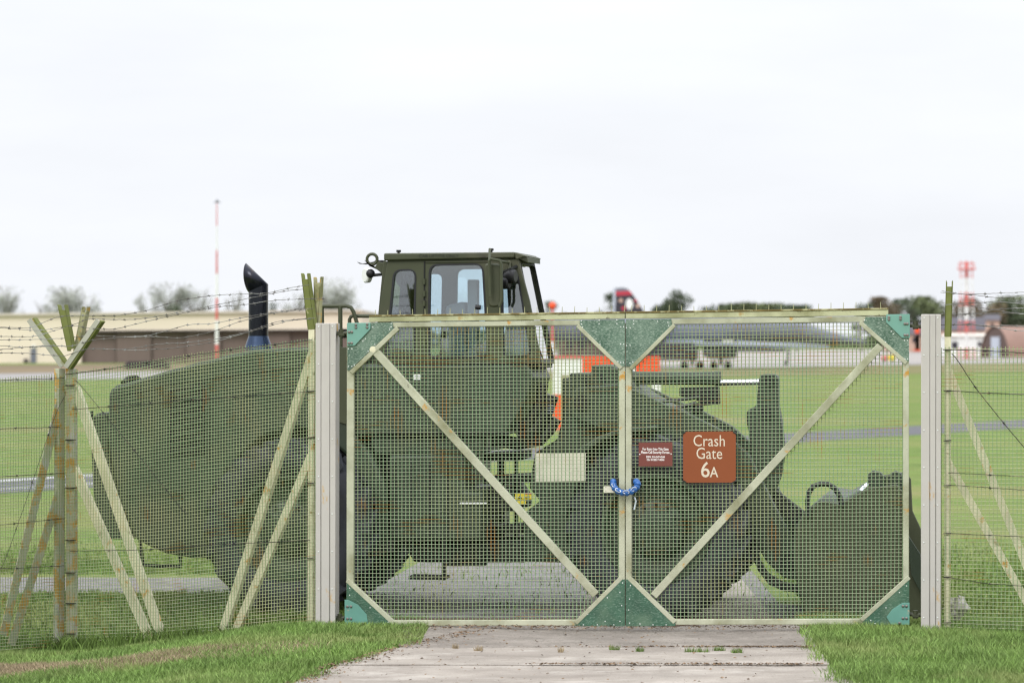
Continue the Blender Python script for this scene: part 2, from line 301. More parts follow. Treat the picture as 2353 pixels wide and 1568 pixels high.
g = MB(); g.add([(x, y, zg(x, y)) for y in ys for x in xs], [(j * len(xs) + i, j * len(xs) + i + 1, (j + 1) * len(xs) + i + 1, (j + 1) * len(xs) + i) for j in range(len(ys) - 1) for i in range(len(xs) - 1)])
structure(g.build('ground', 'meadow'))

def sheet(name, pts, m, dz=0.004, kind='structure'):
    mb = MB(); mb.add([(p[0], p[1], -0.10 + dz) for p in pts], [tuple(range(len(pts)))]); o = mb.build(name, m, smooth=False); o['kind'] = kind; return o
# perimeter road: runs diagonally away to the right
RA, RB = Vector((-9.4, 50.3)), Vector((16.6, 93.0)); rd = (RB - RA).normalized(); rn = Vector((rd.y, -rd.x))
def roadq(a, b, s0=-60, s1=260): return [RA + rd * s0 + rn * a, RA + rd * s1 + rn * a, RA + rd * s1 + rn * b, RA + rd * s0 + rn * b]
sheet('perimeter_road', roadq(-2.0, 1.5), 'asphalt')
for a in (-1.55, 0.55): sheet('road_line', roadq(a, a + (0.20 if a < 0 else 0.10), -60, 14), 'line', 0.008)
# taxiway far across the airfield, dry strip behind it
tx = [on_z(-900, 858 + 15, -0.1), on_z(3300, 858 - 0.0165 * 3300 + 3, -0.1), on_z(3300, 875.5 - 0.0185 * 3300 + 2, -0.1), on_z(-900, 875.5 + 16.6, -0.1)]
sheet('taxiway', [p.xy for p in tx], 'taxi', 0.03)
dr = [on_z(-900, 838 + 8, -0.1), on_z(1250, 829, -0.1), on_z(1250, 838.3, -0.1), on_z(-900, 858 + 14.7, -0.1)]
sheet('dry_grass_verge', [p.xy for p in dr], 'dry', 0.03)
dr2 = [on_z(1250, 848.5 - 0, -0.1), on_z(3300, 817, -0.1), on_z(3300, 838, -0.1), on_z(1250, 872, -0.1)]
sheet('dry_grass_verge', [p.xy for p in dr2], mat('dry_green_grass', (0.165, 0.155, 0.07), 0.95, var=0.2, scale=0.05, spec=0.1), 0.015)
pav = [on_z(1180, 806, -0.1), on_z(3300, 797, -0.1), on_z(3300, 818, -0.1), on_z(1180, 845, -0.1)]
sheet('aircraft_apron', [p.xy for p in pav], mat('pale_apron_concrete', (0.30, 0.275, 0.255), 0.85, var=0.1, scale=0.05), 0.045)
# worn tarmac behind the gate and the path leading off to the left
ap = [(-1.35, 26.2), (2.75, 26.0), (2.95, 27.6), (2.5, 28.6), (2.6, 34.8), (-1.0, 34.2), (-1.25, 31.6), (-22, 32.2), (-22, 30.0), (-1.5, 29.6)]
sheet('apron', ap, 'gravel')
sheet('apron_patch', [(0.55, 26.2), (2.3, 26.0), (2.4, 34.0), (0.95, 34.0)], 'concrete', 0.008)

# concrete driveway in front of the gate: slabs with soil filled joints
drive = structure(bpy.data.objects.new('driveway', None)); COL.objects.link(drive)
b = MB(); b.add([(-1.9, 15.0, -0.02), (3.2, 15.0, -0.02), (3.0, 26.3, -0.03), (-1.3, 26.3, -0.03)], [(0, 1, 2, 3)]); b.build('joint_soil', 'soil', drive, smooth=False)
def dz(y): return 0.012 - 0.05 * sm(24.8, 26.2, y)
rows = [(14.8, 17.9), (17.95, 20.55), (20.6, 22.05), (22.075, 23.30), (23.325, 26.25)]
edge = EDGE
rr = random.Random(3)
for y0, y1 in rows:
    l0, r0 = edge(y0); l1, r1 = edge(y1); 
    for a, c in ((0.0, 1.0),):
        q = [(l0 + (r0 - l0) * a, y0), (l0 + (r0 - l0) * c, y0), (l1 + (r1 - l1) * c, y1), (l1 + (r1 - l1) * a, y1)]
        # ragged edges: subdivide each side and jitter it
        out = []
        for i in range(4):
            p, s = Vector(q[i]), Vector(q[(i + 1) % 4])
            for k in range(9):
                t = k / 9; out.append(p.lerp(s, t) + Vector((rr.uniform(-.016, .016), rr.uniform(-.014, .014))))
        mb = MB(); top = rr.uniform(-0.006, 0.006)
        mb.prism([(p.x, p.y, dz(p.y) + top + rr.uniform(-.003, .003)) for p in out], (0, 0, -0.1)); mb.build('concrete_slab', 'concrete_worn' if y0 > 23.3 else 'concrete', drive, smooth=False)

# ------------------------------------------------------------------ grass blades (one mesh per zone)
def blades(name, n, region, m, h0, h1, width, seed, dens=None, label=None):
    rg = np.random.default_rng(seed); xs_, ys_ = [], []
    (x0, x1), (y0, y1) = region
    while len(xs_) < n:
        x = rg.uniform(x0, x1, n); y = rg.uniform(y0, y1, n)
        for a, b_ in zip(x, y):
            if dens is None or rg.random() < dens(a, b_): xs_.append(a); ys_.append(b_)
            if len(xs_) >= n: break
    X, Y = np.array(xs_), np.array(ys_); Z = np.array([zg(a, b_) for a, b_ in zip(X, Y)]) - 0.01
    pat = np.array([noise.noise(Vector((a * 1.3, b_ * 1.3, seed))) for a, b_ in zip(X, Y)])
    H = rg.uniform(h0, h1, n) * (1 + 0.55 * pat); W = width * rg.uniform(.6, 1.3, n); th = rg.uniform(0, 2 * np.pi, n)
    lean = H * rg.uniform(0.1, 0.9, n); la = rg.uniform(0, 2 * np.pi, n)
    cx, cy = np.cos(th) * W / 2, np.sin(th) * W / 2
    V = np.zeros((n, 5, 3)); mx_, my_ = X + np.cos(la) * lean * .35, Y + np.sin(la) * lean * .35
    V[:, 0] = np.stack([X - cx, Y - cy, Z], 1); V[:, 1] = np.stack([X + cx, Y + cy, Z], 1)
    V[:, 2] = np.stack([mx_ + cx * .8, my_ + cy * .8, Z + H * .6], 1); V[:, 3] = np.stack([mx_ - cx * .8, my_ - cy * .8, Z + H * .6], 1)
    V[:, 4] = np.stack([X + np.cos(la) * lean, Y + np.sin(la) * lean, Z + H], 1)
    me = bpy.data.meshes.new(name); k = np.arange(n)[:, None] * 5
    q = (k + np.array([0, 1, 2, 3])).ravel(); t = (k + np.array([3, 2, 4])).ravel()
    me.vertices.add(n * 5); me.vertices.foreach_set('co', V.ravel().astype(np.float32))
    me.loops.add(n * 7); me.loops.foreach_set('vertex_index', np.concatenate([q, t]).astype(np.int32))
    me.polygons.add(n * 2); me.polygons.foreach_set('loop_start', np.concatenate([np.arange(n) * 4, n * 4 + np.arange(n) * 3]).astype(np.int32))
    me.update(calc_edges=True); me.validate(); me.materials.append(M[m])
    o = bpy.data.objects.new(name, me); COL.objects.link(o); o['kind'] = 'stuff'; o['label'] = label; o['category'] = 'grass'; return o
def verge(x, y):
    l, r = edge(y); n_ = noise.noise(Vector((x * 1.7, y * 1.7, 4))) * .22
    dl, dr_ = l - x + n_ + .08, x - r + n_ + .08
    return 1.0 if max(dl, dr_) > 0.12 else (0.25 if max(dl, dr_) > 0 else 0)
def drypatch(x, y): return sm(0.0, 0.35, -abs(y - (23.35 + 0.48 * (-x - 1.9))) + 0.62 + noise.noise(Vector((x * 2, y * 2, 9))) * .3) * sm(1.35, 2.0, -x)
blades('verge_grass', 130000, ((-4.6, -0.7), (19.6, 26.8)), 'blade', 0.025, 0.075, 0.007, 1, lambda x, y: verge(x, y) * (1 - 0.45 * drypatch(x, y)), 'green grass verge left of the concrete driveway')
blades('verge_grass', 90000, ((2.1, 4.8), (19.6, 26.2)), 'blade', 0.04, 0.11, 0.007, 2, verge, 'taller green grass verge right of the concrete driveway')
blades('dry_grass', 24000, ((-4.6, -1.2), (21.5, 25.6)), 'blade_dry', 0.025, 0.065, 0.007, 3, drypatch, 'dry brown grass patch in the left verge')
def behind(x, y):
    if -1.45 < x < 2.75 and y < 35: return 0.03
    if x < -1 and 29.7 < y < 32.1: return 0
    return 1 - sm(30, 38, y)
blades('field_grass', 60000, ((-6.0, 6.0), (25.3, 38.0)), 'blade_dark', 0.03, 0.08, 0.013, 4, behind, 'short grass growing behind the fence around the loader')
blades('field_grass', 5000, ((-6, -1.6), (25.9, 27.4)), 'blade_dark', 0.08, 0.17, 0.012, 5, lambda x, y: sm(0.55, 0.0, abs(y - (26.9 + (-4 - x) * -0.52 * -1 * 0 + (x + 4.0) * -0.6 * 0.9))) , 'long dark grass along the foot of the left fence')

# leaf litter along the gate foot and the slab edges
def litter(name, n, fn, seed, label):
    rg = random.Random(seed); mb = MB()
    for _ in range(n):
        x, y = fn(rg); z = 0.02 + rg.random() * .008 - 0.05 * sm(24.8, 26.2, y); a = rg.uniform(0, 6.3); s = rg.uniform(.004, .017)
        d = Vector((math.cos(a), math.sin(a), rg.uniform(-.1, .3))) * s; e = Vector((-math.sin(a), math.cos(a), rg.uniform(0, .5))) * s * .5; c = Vector((x, y, z))
        mb.add([c - d, c - e, c + d, c + e + Vector((0, 0, s * .3))], [(0, 1, 2), (0, 2, 3)])
    o = mb.build(name, 'litter', smooth=False, kind='stuff'); o['label'] = label; o['category'] = 'leaf litter'
litter('leaf_litter', 1100, lambda r: (r.uniform(-0.9, 2.5), 24.95 + r.gauss(0, .13)), 1, 'brown dead leaves and soil under the closed gate')
litter('joint_litter', 700, lambda r: (lambda x: (x, 23.31 + r.gauss(0, .014)))(2.3 - abs(r.gauss(0, .75))), 3, 'brown moss and grit in the driveway joint with the tufts')
litter('joint_litter', 600, lambda r: (r.uniform(.1, 2.25), 22.06 + r.gauss(0, .014)), 4, 'brown moss and grit in the nearer driveway joint')
litter('leaf_litter', 300, lambda r: (r.uniform(-1.0, 2.2), r.uniform(20.7, 24.6)), 5, 'scattered bits of dead leaf on the driveway concrete')
litter('leaf_litter', 900, lambda r: (lambda y: (edge(y)[0] + abs(r.gauss(0, .12)) - .05, y))(r.uniform(20.5, 24.6)), 2, 'reddish brown litter along the left edge of the driveway')
# tufts in the joints
def tuft(u, v, wpx, seed, label, m='blade_dry'):
    c = on_z(u, v, 0.012); rg = random.Random(seed); mb = MB(); wd = wpx / FPX * c.y
    for _ in range(int(40 + wpx * 2)):
        p = c + Vector((rg.uniform(-wd / 2, wd / 2), rg.uniform(-.03, .03), -.01)); h = rg.uniform(.025, .06); a = rg.uniform(0, 6.3); d = Vector((math.cos(a), math.sin(a), 0)) * .004
        mb.add([p - d, p + d, p + Vector((rg.uniform(-.02, .02), rg.uniform(-.02, .02), h))], [(0, 1, 2)])
    o = mb.build('grass_tuft', m, smooth=False); tag(o, label, 'grass tuft', 'grass tufts in the driveway joint')
tuft(1046, 1489, 10, 1, 'small dry tuft, first from the left in the driveway joint')
tuft(1099, 1494, 18, 2, 'dry brown tuft, second from the left in the driveway joint')
tuft(1288, 1497, 10, 3, 'tiny tuft in the joint below the centre seam of the gate')
tuft(1411, 1492, 22, 4, 'green tuft in the driveway joint just left of a smaller green one', 'blade_dark')
tuft(1470, 1496, 16, 5, 'smaller green tuft in the driveway joint right of centre', 'blade_dark')
tuft(1600, 1497, 56, 6, 'widest green tuft in the driveway joint, towards the right verge', 'blade_dark')
tuft(1652, 1494, 26, 7, 'green tuft just right of the widest tuft in the driveway joint', 'blade_dark')
tuft(1692, 1499, 24, 8, 'rightmost green tuft in the driveway joint', 'blade_dark')

# ------------------------------------------------------------------ far background: hangar
YH = 352.0
def px(u, v, Y=YH): return at(u, v, Y)
hg = thing('hangar', 'long low cream hangar with wide brown sliding doors beyond the left grass', 'hangar', px(300, 834))
def slab(mb, u0, v0, u1, v1, Y, depth, v0b=None, v1b=None):
    return mb.prism([at(u0, v0, Y), at(u1, v0b if v0b is not None else v0, Y), at(u1, v1b if v1b is not None else v1, Y), at(u0, v1, Y)], (0, depth, 0))
slab(MB(), -420, 727, 186, 835, YH, 40, 722, 835).build('wall', 'hangar', hg, smooth=False)
slab(MB(), 186.2, 720.4, 829, 761, YH, 40, 713.5, 757).build('wall', 'hangar', hg, smooth=False)
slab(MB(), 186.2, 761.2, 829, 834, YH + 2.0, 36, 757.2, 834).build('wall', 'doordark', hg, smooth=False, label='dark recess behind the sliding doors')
mb = MB(); slab(mb, -425, 724.5, 832, 729.5, YH - 0.4, 41, 710.8, 715.8); mb.build('roof_edge', 'trim', hg, smooth=False)
for k in range(8):
    u0 = 187 + k * 80; slab(MB(), u0 + .4, 762.5 - k * .5, u0 + 79.4, 833.2, YH + (0.5 if k % 2 else 0.9), 0.3).build('door_panel', 'door', hg, smooth=False)
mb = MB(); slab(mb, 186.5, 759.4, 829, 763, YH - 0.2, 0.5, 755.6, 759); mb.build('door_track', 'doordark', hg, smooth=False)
d = slab(MB(), 70, 800, 83, 834, YH - 0.1, 0.25).build('side_door', M['aircraft'], hg, smooth=False)
slab(MB(), 73, 792, 81, 797, YH - 0.25, 0.4).build('wall_lamp', 'white', hg)
slab(MB(), 54, 824, 62, 833, YH - 1, 0.8).build('vent_box', 'doordark', hg)
eq = thing('equipment_box', 'long low dark box standing on dry grass beyond the loader hood', 'container', at(336, 848, 272))
slab(MB(), 287, 833, 386, 847, 272, 1.6).build('body', 'doordark', eq, bevel=.03)
slab(MB(), 292, 830.4, 380, 832.8, 272.2, 1.2).build('lid', 'deep', eq)
for u in (296, 372): slab(MB(), u, 847, u + 8, 849.5, 272.4, .5).build('skid', 'deep', eq)

# trees ------------------------------------------------------------
def tree(label, u, vtop, vbase, wpx, Y, leaf, n, seed, bare=False, cat='tree', clumps=9, group='trees beyond the airfield', size=None):
    rg = random.Random(seed); base = at(u, 0, Y); base.z = -0.1; s = Y / FPX * (1.3 if bare else 1.15)
    H = at(u, vtop, Y).z + 0.1; Wd = wpx * s; t = thing('tree', label, cat, base, group)
    cz = H * (0.62 if bare else 0.58); mb = MB(); tips = []
    mb.tube([base, base + Vector((rg.uniform(-.1, .1), 0, H * .3)), base + Vector((rg.uniform(-.3, .3), 0, H * .66))], [H * .026, H * .018, H * .004], 6)
    for k in range(26 if bare else 9):
        a = rg.uniform(0, 6.28); h = rg.uniform(.22, .6) * H; l = rg.uniform(.5, .95)
        p0 = base + Vector((0, 0, h)); p2 = base + Vector((math.cos(a) * Wd * .5 * l, math.sin(a) * Wd * .5 * l, min(H * (.97 if bare else .8), h + H * rg.uniform(.2, .45))))
        pm = p0.lerp(p2, .5) + Vector((0, 0, -H * .02)); mb.tube([p0, pm, p2], [H * .010, H * .007, H * .002], 4); tips += [pm, p2]
        if bare:
            for j in range(5):
                q = p0.lerp(p2, rg.uniform(.3, 1)); e = q + Vector((rg.uniform(-1, 1) * Wd * .14, rg.uniform(-1, 1) * Wd * .14, H * rg.uniform(.03, .10))); e.z = min(e.z, base.z + H * .97); mb.tube([q, e], [H * .004, H * .0015], 3); tips.append(e)
    mb.build('trunk', 'bark', t)
    cs = []
    for k in range(clumps):
        a = rg.uniform(0, 6.28); rr_ = math.sqrt(rg.random()) * .74; z = rg.uniform(-.42, .72 if bare else .9)
        f = math.sqrt(max(.45, 1 - z * z)); cs.append((Vector((math.cos(a) * rr_ * Wd / 2 * f * 1.2, math.sin(a) * rr_ * Wd / 2 * f, cz + z * (H - cz) * 1.0)), rg.uniform(.34, .52)))
    mb = MB(); n = n * (3 if bare else 2); sz = size or Wd * (.020 if bare else .036)
    for i in range(n):
        if bare and rg.random() < .35:
            p = tips[rg.randrange(len(tips))] - base + Vector((rg.gauss(0, 1), rg.gauss(0, 1), rg.gauss(0, 1))) * Wd * .05
        else:
            c, r = cs[rg.randrange(len(cs))]; d = Vector((rg.gauss(0, 1), rg.gauss(0, 1), rg.gauss(0, 1))).normalized() * (rg.random() ** .45) * r * Wd * .5
            d.z *= .85; p = c + d
        if p.z > H: p.z = H - rg.random() * .3
        if p.z < H * .12: continue
        a = Vector((rg.gauss(0, 1), rg.gauss(0, 1), rg.gauss(0, 1))).normalized(); b2 = a.orthogonal().normalized(); s1 = sz * rg.uniform(.5, 1.3); p = p + base
        mb.add([p - a * s1, p - b2 * s1 * .6, p + a * s1, p + b2 * s1 * .6], [(0, 1, 2, 3)])
    mb.build('crown', leaf, t, smooth=False, kind='stuff'); return t
tree('tall thin pale tree at the far left edge behind the hangar roof', 12, 654, 826, 72, 430, 'bare_leaf', 900, 11, True)
tree('short bushy pale tree left beside the broad round one over the hangar', 108, 684, 826, 44, 440, 'bare_leaf', 900, 12, True)
tree('broad round pale bare tree over the left hangar roof', 166, 657, 826, 106, 430, 'bare_leaf', 1300, 13, True)
tree('narrow pale tree left of the tallest bare tree over the hangar', 336, 668, 826, 50, 440, 'bare_leaf', 850, 14, True)
tree('tallest pale bare tree over the hangar, left of the striped mast', 396, 648, 826, 84, 430, 'bare_leaf', 1300, 15, True)
tree('low dark bush in front of the tallest bare tree over the hangar', 400, 698, 826, 56, 425, 'leaf_a', 500, 16, False)
tree('pale rounded tree just left of the red and white mast', 457, 656, 826, 54, 430, 'bare_leaf', 1000, 17, True)
tree('faint thin tree between the striped mast and the exhaust stack', 535, 666, 826, 48, 450, 'bare_leaf', 420, 18, True)
tree('dark low tree directly behind the exhaust stack', 612, 690, 826, 60, 430, 'leaf_a', 420, 19, False)
tree('thin pale tree right of the exhaust stack', 676, 668, 826, 56, 440, 'bare_leaf', 640, 20, True)
tree('large pale bare tree behind the olive fence arms by the gate post', 758, 637, 826, 96, 430, 'bare_leaf', 1300, 21, True)
tree('dark tree behind the windscreen and the red lamp pole', 1276, 690, 812, 52, 640, 'leaf_a', 600, 22, False)
tree('sparse tree with gaps half hidden by the striped tail fin', 1402, 659, 812, 58, 640, 'leaf_a', 480, 23, False, clumps=7)
tree('round dark isolated tree above the gate right of the tail fin', 1541, 661, 812, 78, 640, 'leaf_a', 1500, 24, False, clumps=12)
for i, (u, vt, wd, lf, lb) in enumerate([(1640, 700, 90, 'leaf_a', 'low grey green tree right of the round isolated tree'), (1745, 698, 110, 'leaf_b', 'low wide tree peeping over the middle of the right gate leaf'), (1830, 701, 70, 'leaf_a', 'small low tree over the right part of the gate top rail'),
        (1978, 696, 36, 'leaf_a', 'small dark tree left of the tree line over the gate end'), (2030, 682, 62, 'leaf_c', 'reddish tree starting the tree line above the teal hinge plate'), (2072, 687, 60, 'leaf_a', 'dark tree above the right teal hinge plate'),
        (2134, 681, 78, 'leaf_b', 'large light green tree behind the right gate post'), (2205, 688, 60, 'leaf_c', 'rusty brown tree behind the red and white lattice mast'), (2256, 684, 70, 'leaf_c', 'autumn brown tree right of the lattice mast'),
        (2300, 690, 60, 'leaf_a', 'dark tree above the brown arched hut'), (2345, 682, 84, 'leaf_b', 'green tree at the right edge of the tree line'), (2320, 722, 90, 'leaf_b', 'bushy green tree standing in front of the houses over the hut'),
        (2430, 680, 110, 'leaf_a', 'dark tree just beyond the right edge of the tree line')]):
    tree(lb, u, vt, 815, wd * 1.45, 720 + 8 * i if u > 1900 else 800, lf, 1100, 40 + i, False, clumps=11, group='trees on the right horizon')

# distant hedge line closing the horizon
mb = MB(); rg = random.Random(5)
for i in range(9000):
    X = rg.uniform(-900, 900); Y = rg.uniform(1150, 1250); h = 5.5 + 3 * noise.noise(Vector((X * .02, 0, 1))) + 2 * noise.noise(Vector((X * .09, 3, 1))); z = rg.uniform(0, max(2, h)); s = rg.uniform(.8, 2.0)
    mb.add([(X - s, Y, z - s * .5), (X + s * .3, Y - s * .4, z - s * .7), (X + s, Y, z + s * .4), (X - s * .2, Y + .3, z + s * .8)], [(0, 1, 2, 3)])
o = mb.build('far_hedge', 'leaf_a', smooth=False, kind='stuff'); o['label'] = 'far dark wood closing the horizon behind the airfield'; o['category'] = 'wood'

# masts ------------------------------------------------------------
def banded(t, u, Y, bands, r0, r1, vtop, vbot):
    for i, (a, b_) in enumerate(zip(bands[:-1], bands[1:])):
        f0, f1 = (a - vtop) / (vbot - vtop), (b_ - vtop) / (vbot - vtop)
        MB().tube([at(u, b_ - .05, Y), at(u, a, Y)], [r0 + (r1 - r0) * f1, r0 + (r1 - r0) * f0], 12).build('band', 'red' if i % 2 == 0 else 'white', t)
ms = thing('striped_mast', 'tall slim red and white banded mast left of the exhaust stack', 'mast', at(498, 871, 200))
banded(ms, 498, 200, [466, 518.5, 574.8, 628, 684.4, 734.9, 791, 845, 871.5], 0.028, 0.13, 466, 871)
mb = MB(); mb.tube([at(490, 465, 200), at(507, 465, 200)], .03, 6); mb.tube([at(498, 466, 200), at(498, 458, 200)], .04, 6); mb.ball(at(499, 462, 200), .09); mb.build('antenna', 'aircraft', ms)
lm = thing('lattice_mast', 'red and white banded lattice mast rising beside the brown arched hut', 'mast', at(2219, 826, 430))
YM = 430; bands = [600, 638, 671, 703, 736, 765, 799, 826]
for i, (a, b_) in enumerate(zip(bands[:-1], bands[1:])):
    mb = MB(); m_ = 'red' if i % 2 == 0 else 'white'
    mb.tube([at(2220, b_, YM), at(2220, a, YM)], .22, 8)
    wd = 14 + i * 0.9
    for sx in (-1, 1):
        for dy in (-1.0, 1.0):
            mb.tube([at(2220 + sx * wd, b_, YM + dy), at(2220 + sx * (wd - .9), a, YM + dy)], .07, 4)
        mb.tube([at(2220 - sx * wd, b_, YM - 1), at(2220 + sx * wd, (a + b_) / 2, YM - 1)], .05, 4); mb.tube([at(2220 + sx * wd, (a + b_) / 2, YM - 1), at(2220 - sx * wd, a, YM - 1)], .05, 4)
    mb.build('band', m_, lm, kind='stuff')
mb = MB(); mb.box(at(2220, 618, YM), 2.4, 2.4, .15)
for sx in (-1, 1): mb.tube([at(2220 + sx * 18, 618, YM), at(2220 + sx * 18, 604, YM)], .06, 5)
mb.tube([at(2202, 605, YM), at(2238, 605, YM)], .06, 5); mb.build('platform', 'red', lm)
rp = thing('lamp_pole', 'thin red and white pole with red lamp right of the windscreen', 'pole', at(1271, 846, 280))
banded(rp, 1269, 280, [708, 785, 846.5], .10, .17, 708, 846)
MB().ball(at(1269, 702, 280), .34, 12).build('lamp', 'orange', rp)

# brown arched hut, sheds, houses ------------------------------------
ht = thing('arched_hut', 'brown arched corrugated hut with pale door at the right edge', 'hut', at(2300, 823, 455))
ang = R(16); axd = Vector((math.cos(ang), math.sin(ang), 0)); ltd = Vector((-math.sin(ang), math.cos(ang), 0)); c0 = at(2284, 823, 455); c0.z = -0.1; RH = 4.75
arc = lambda p, r: [p + ltd * (math.cos(math.pi * k / 20) * r * 1.05) + Vector((0, 0, math.sin(math.pi * k / 20) * r)) for k in range(21)]
A1, A2 = arc(c0, RH), arc(c0 + axd * 24, RH); mb = MB(); mb.add(A1 + A2, [(k, k + 1, k + 22, k + 21) for k in range(20)]); mb.build('roof', 'hut', ht)
mb = MB(); mb.prism(arc(c0 + axd * .25, RH - .08), axd * .2); mb.build('end_wall', 'hutend', ht)
mb = MB(); mb.prism([c0 - ltd * 1.6 - axd * .02, c0 + ltd * 1.2 - axd * .02, c0 + ltd * 1.2 + Vector((0, 0, 3.2)) - axd * .02, c0 - ltd * 1.6 + Vector((0, 0, 3.2)) - axd * .02], axd * .2); mb.build('door', 'palegrey', ht)
def house(label, u0, u1, vr, ve, vb, Y, wall, roofm, cat='house', wins=()):
    c = at((u0 + u1) / 2, vb, Y); t = thing('house' if cat == 'house' else 'shed', label, cat, c)
    slab(MB(), u0, ve, u1, vb, Y, 9).build('wall', wall, t, smooth=False)
    a, b_, c_, d_ = at(u0 - 2, ve, Y - .5), at(u1 + 2, ve, Y - .5), at(u1 + 2, vr, Y + 4.5), at(u0 - 2, vr, Y + 4.5); e, f = Vector(b_) + Vector((0, 10, 0)), Vector(a) + Vector((0, 10, 0))
    mb = MB(); mb.add([a, b_, c_, d_, e, f], [(0, 1, 2, 3), (3, 2, 4, 5), (0, 3, 5), (1, 4, 2), (0, 5, 4, 1)]); mb.build('roof', roofm, t, smooth=False)
    for (ua, va, ub, vb_) in wins: slab(MB(), ua, va, ub, vb_, Y - .15, .3).build('window', 'fin', t, smooth=False)
house('house with dark slate roof seen between gate and right post', 2040, 2118, 742, 768, 808, 640, 'pink', 'roof', wins=[(2096, 775, 2102, 786)])
house('wide house with grey slate roof behind the lattice mast', 2165, 2262, 728, 758, 806, 660, 'pink', 'roof', wins=[(2190, 766, 2197, 776), (2230, 766, 2237, 776)])
house('small pink gabled house right of the lattice mast', 2264, 2296, 722, 735, 790, 680, 'pink', 'roof', wins=[(2276, 742, 2282, 750)])
house('long white flat shed at the foot of the lattice mast', 2176, 2262, 765, 772, 818, 470, 'white', 'trim', 'shed', wins=[(2246, 785, 2254, 795), (2186, 785, 2200, 800)])
house('low brown shed with pale band seen through the left gate leaf', 1284, 1440, 752, 770, 822, 520, 'hutend', 'hut', 'shed', wins=[(1300, 786, 1318, 800), (1330, 786, 1346, 800)])
mk = thing('orange_marker', 'orange post standing between the gate hinge and right gate post', 'marker post', at(2107, 806, 640))
slab(MB(), 2102, 752, 2112, 803, 640, .8).build('board', 'orange', mk); slab(MB(), 2098, 803, 2116, 806, 639.8, 1.2).build('foot', 'orange', mk)
sv = thing('service_cart', 'small red and yellow cart by the taxiway below the right corner plate', 'cart', at(2041, 832, 345))
slab(MB(), 2026, 817, 2040, 828, 345, 1).build('body', 'red', sv, bevel=.03); slab(MB(), 2040.2, 815, 2056, 828, 345, 1).build('cab', 'yellow', sv, bevel=.03)
for u in (2031, 2050): MB().lathe(at(u, 829, 344.8), (0, 1, 0), [(0, 0), (0, .14), (.2, .14), (.2, 0)], 12).build('wheel', 'tyre', sv)

# parked aircraft ------------------------------------------------------
YA = 282.0; ps = YA / FPX
ac = thing('parked_aircraft', 'large grey parked aircraft with engine pods seen through the right gate leaf', 'aircraft', at(1560, 846, YA))
prof = [(1150, 742, 3), (1180, 745, 16), (1260, 752, 25), (1400, 757, 30), (1500, 758, 32), (1750, 758, 32), (1830, 762, 27), (1900, 774, 16), (1960, 783, 8), (1990, 786, 2)]
mb = MB(); nn = 20
vs = [at(u, v, YA) + Vector((0, math.cos(2 * math.pi * k / nn), 1 * math.sin(2 * math.pi * k / nn))) * r * ps for u, v, r in prof for k in range(nn)]
mb.add(vs, [(i * nn + k, i * nn + (k + 1) % nn, (i + 1) * nn + (k + 1) % nn, (i + 1) * nn + k) for i in range(len(prof) - 1) for k in range(nn)]); mb.build('fuselage', 'aircraft', ac)
mb = MB(); mb.prism([at(1440, 780, YA), at(1640, 780, YA), at(1905, 792, YA - 14), at(1840, 792, YA - 15)], (0, 0, -.28)); mb.build('wing', 'aircraft_lt', ac)
mb = MB(); mb.prism([at(1440, 774, YA + 1), at(1640, 774, YA + 1), at(1500, 770, YA + 16), at(1400, 770, YA + 16)], (0, 0, -.28)); mb.build('wing', 'aircraft_lt', ac)
for u0, u1, v, yy, r in ((1614, 1690, 807, YA - 5, 17), (1450, 1530, 803, YA - 4, 14)):
    L_ = (u1 - u0) * ps; mb = MB(); mb.lathe(at(u0, v, yy), (1, 0, 0), [(0, r * ps * .55), (L_ * .25, r * ps), (L_ * .8, r * ps), (L_, r * ps * .8), (L_ * .98, r * ps * .7), (L_ * .8, 0)], 20); mb.build('engine_pod', 'aircraft_lt', ac)
    slab(MB(), u0 + 8, v - 28, u1 - 4, v - r + 3, yy, .4).build('pylon', 'fin', ac)
slab(MB(), 1488, 786, 1604, 827, YA - 6, 2.4).build('gear_fairing', 'fin', ac, bevel=.2)
slab(MB(), 1690, 795, 1806, 807, YA + 1, 1.5).build('belly_store', 'aircraft', ac, bevel=.15)
slab(MB(), 1616, 777, 1692, 792, YA - 6, .3).build('intake', 'fin', ac)
slab(MB(), 1660, 781, 1684, 789, YA - 6.1, .1).build('marking_panel', 'cream', ac)
for u in (1572, 1608, 1640, 1672): MB().lathe(at(u, 838, YA - 2), (0, 1, 0), [(0, 0), (0, .3), (.06, .36), (.34, .36), (.4, .3), (.4, 0)], 16).build('wheel', 'tyre', ac)
for u in (1590, 1656): MB().tube([at(u, 838, YA - 1.8), at(u, 785, YA - 1.4)], .16, 8).build('gear_leg', 'fin', ac)
mb = MB(); mb.tube([at(1812, 794, YA - 12), at(1808, 832, YA - 12)], .09, 6); mb.lathe(at(1806, 834, YA - 12.1), (0, 1, 0), [(0, 0), (0, .2), (.2, .2), (.2, 0)], 12); mb.build('outrigger', 'fin', ac)
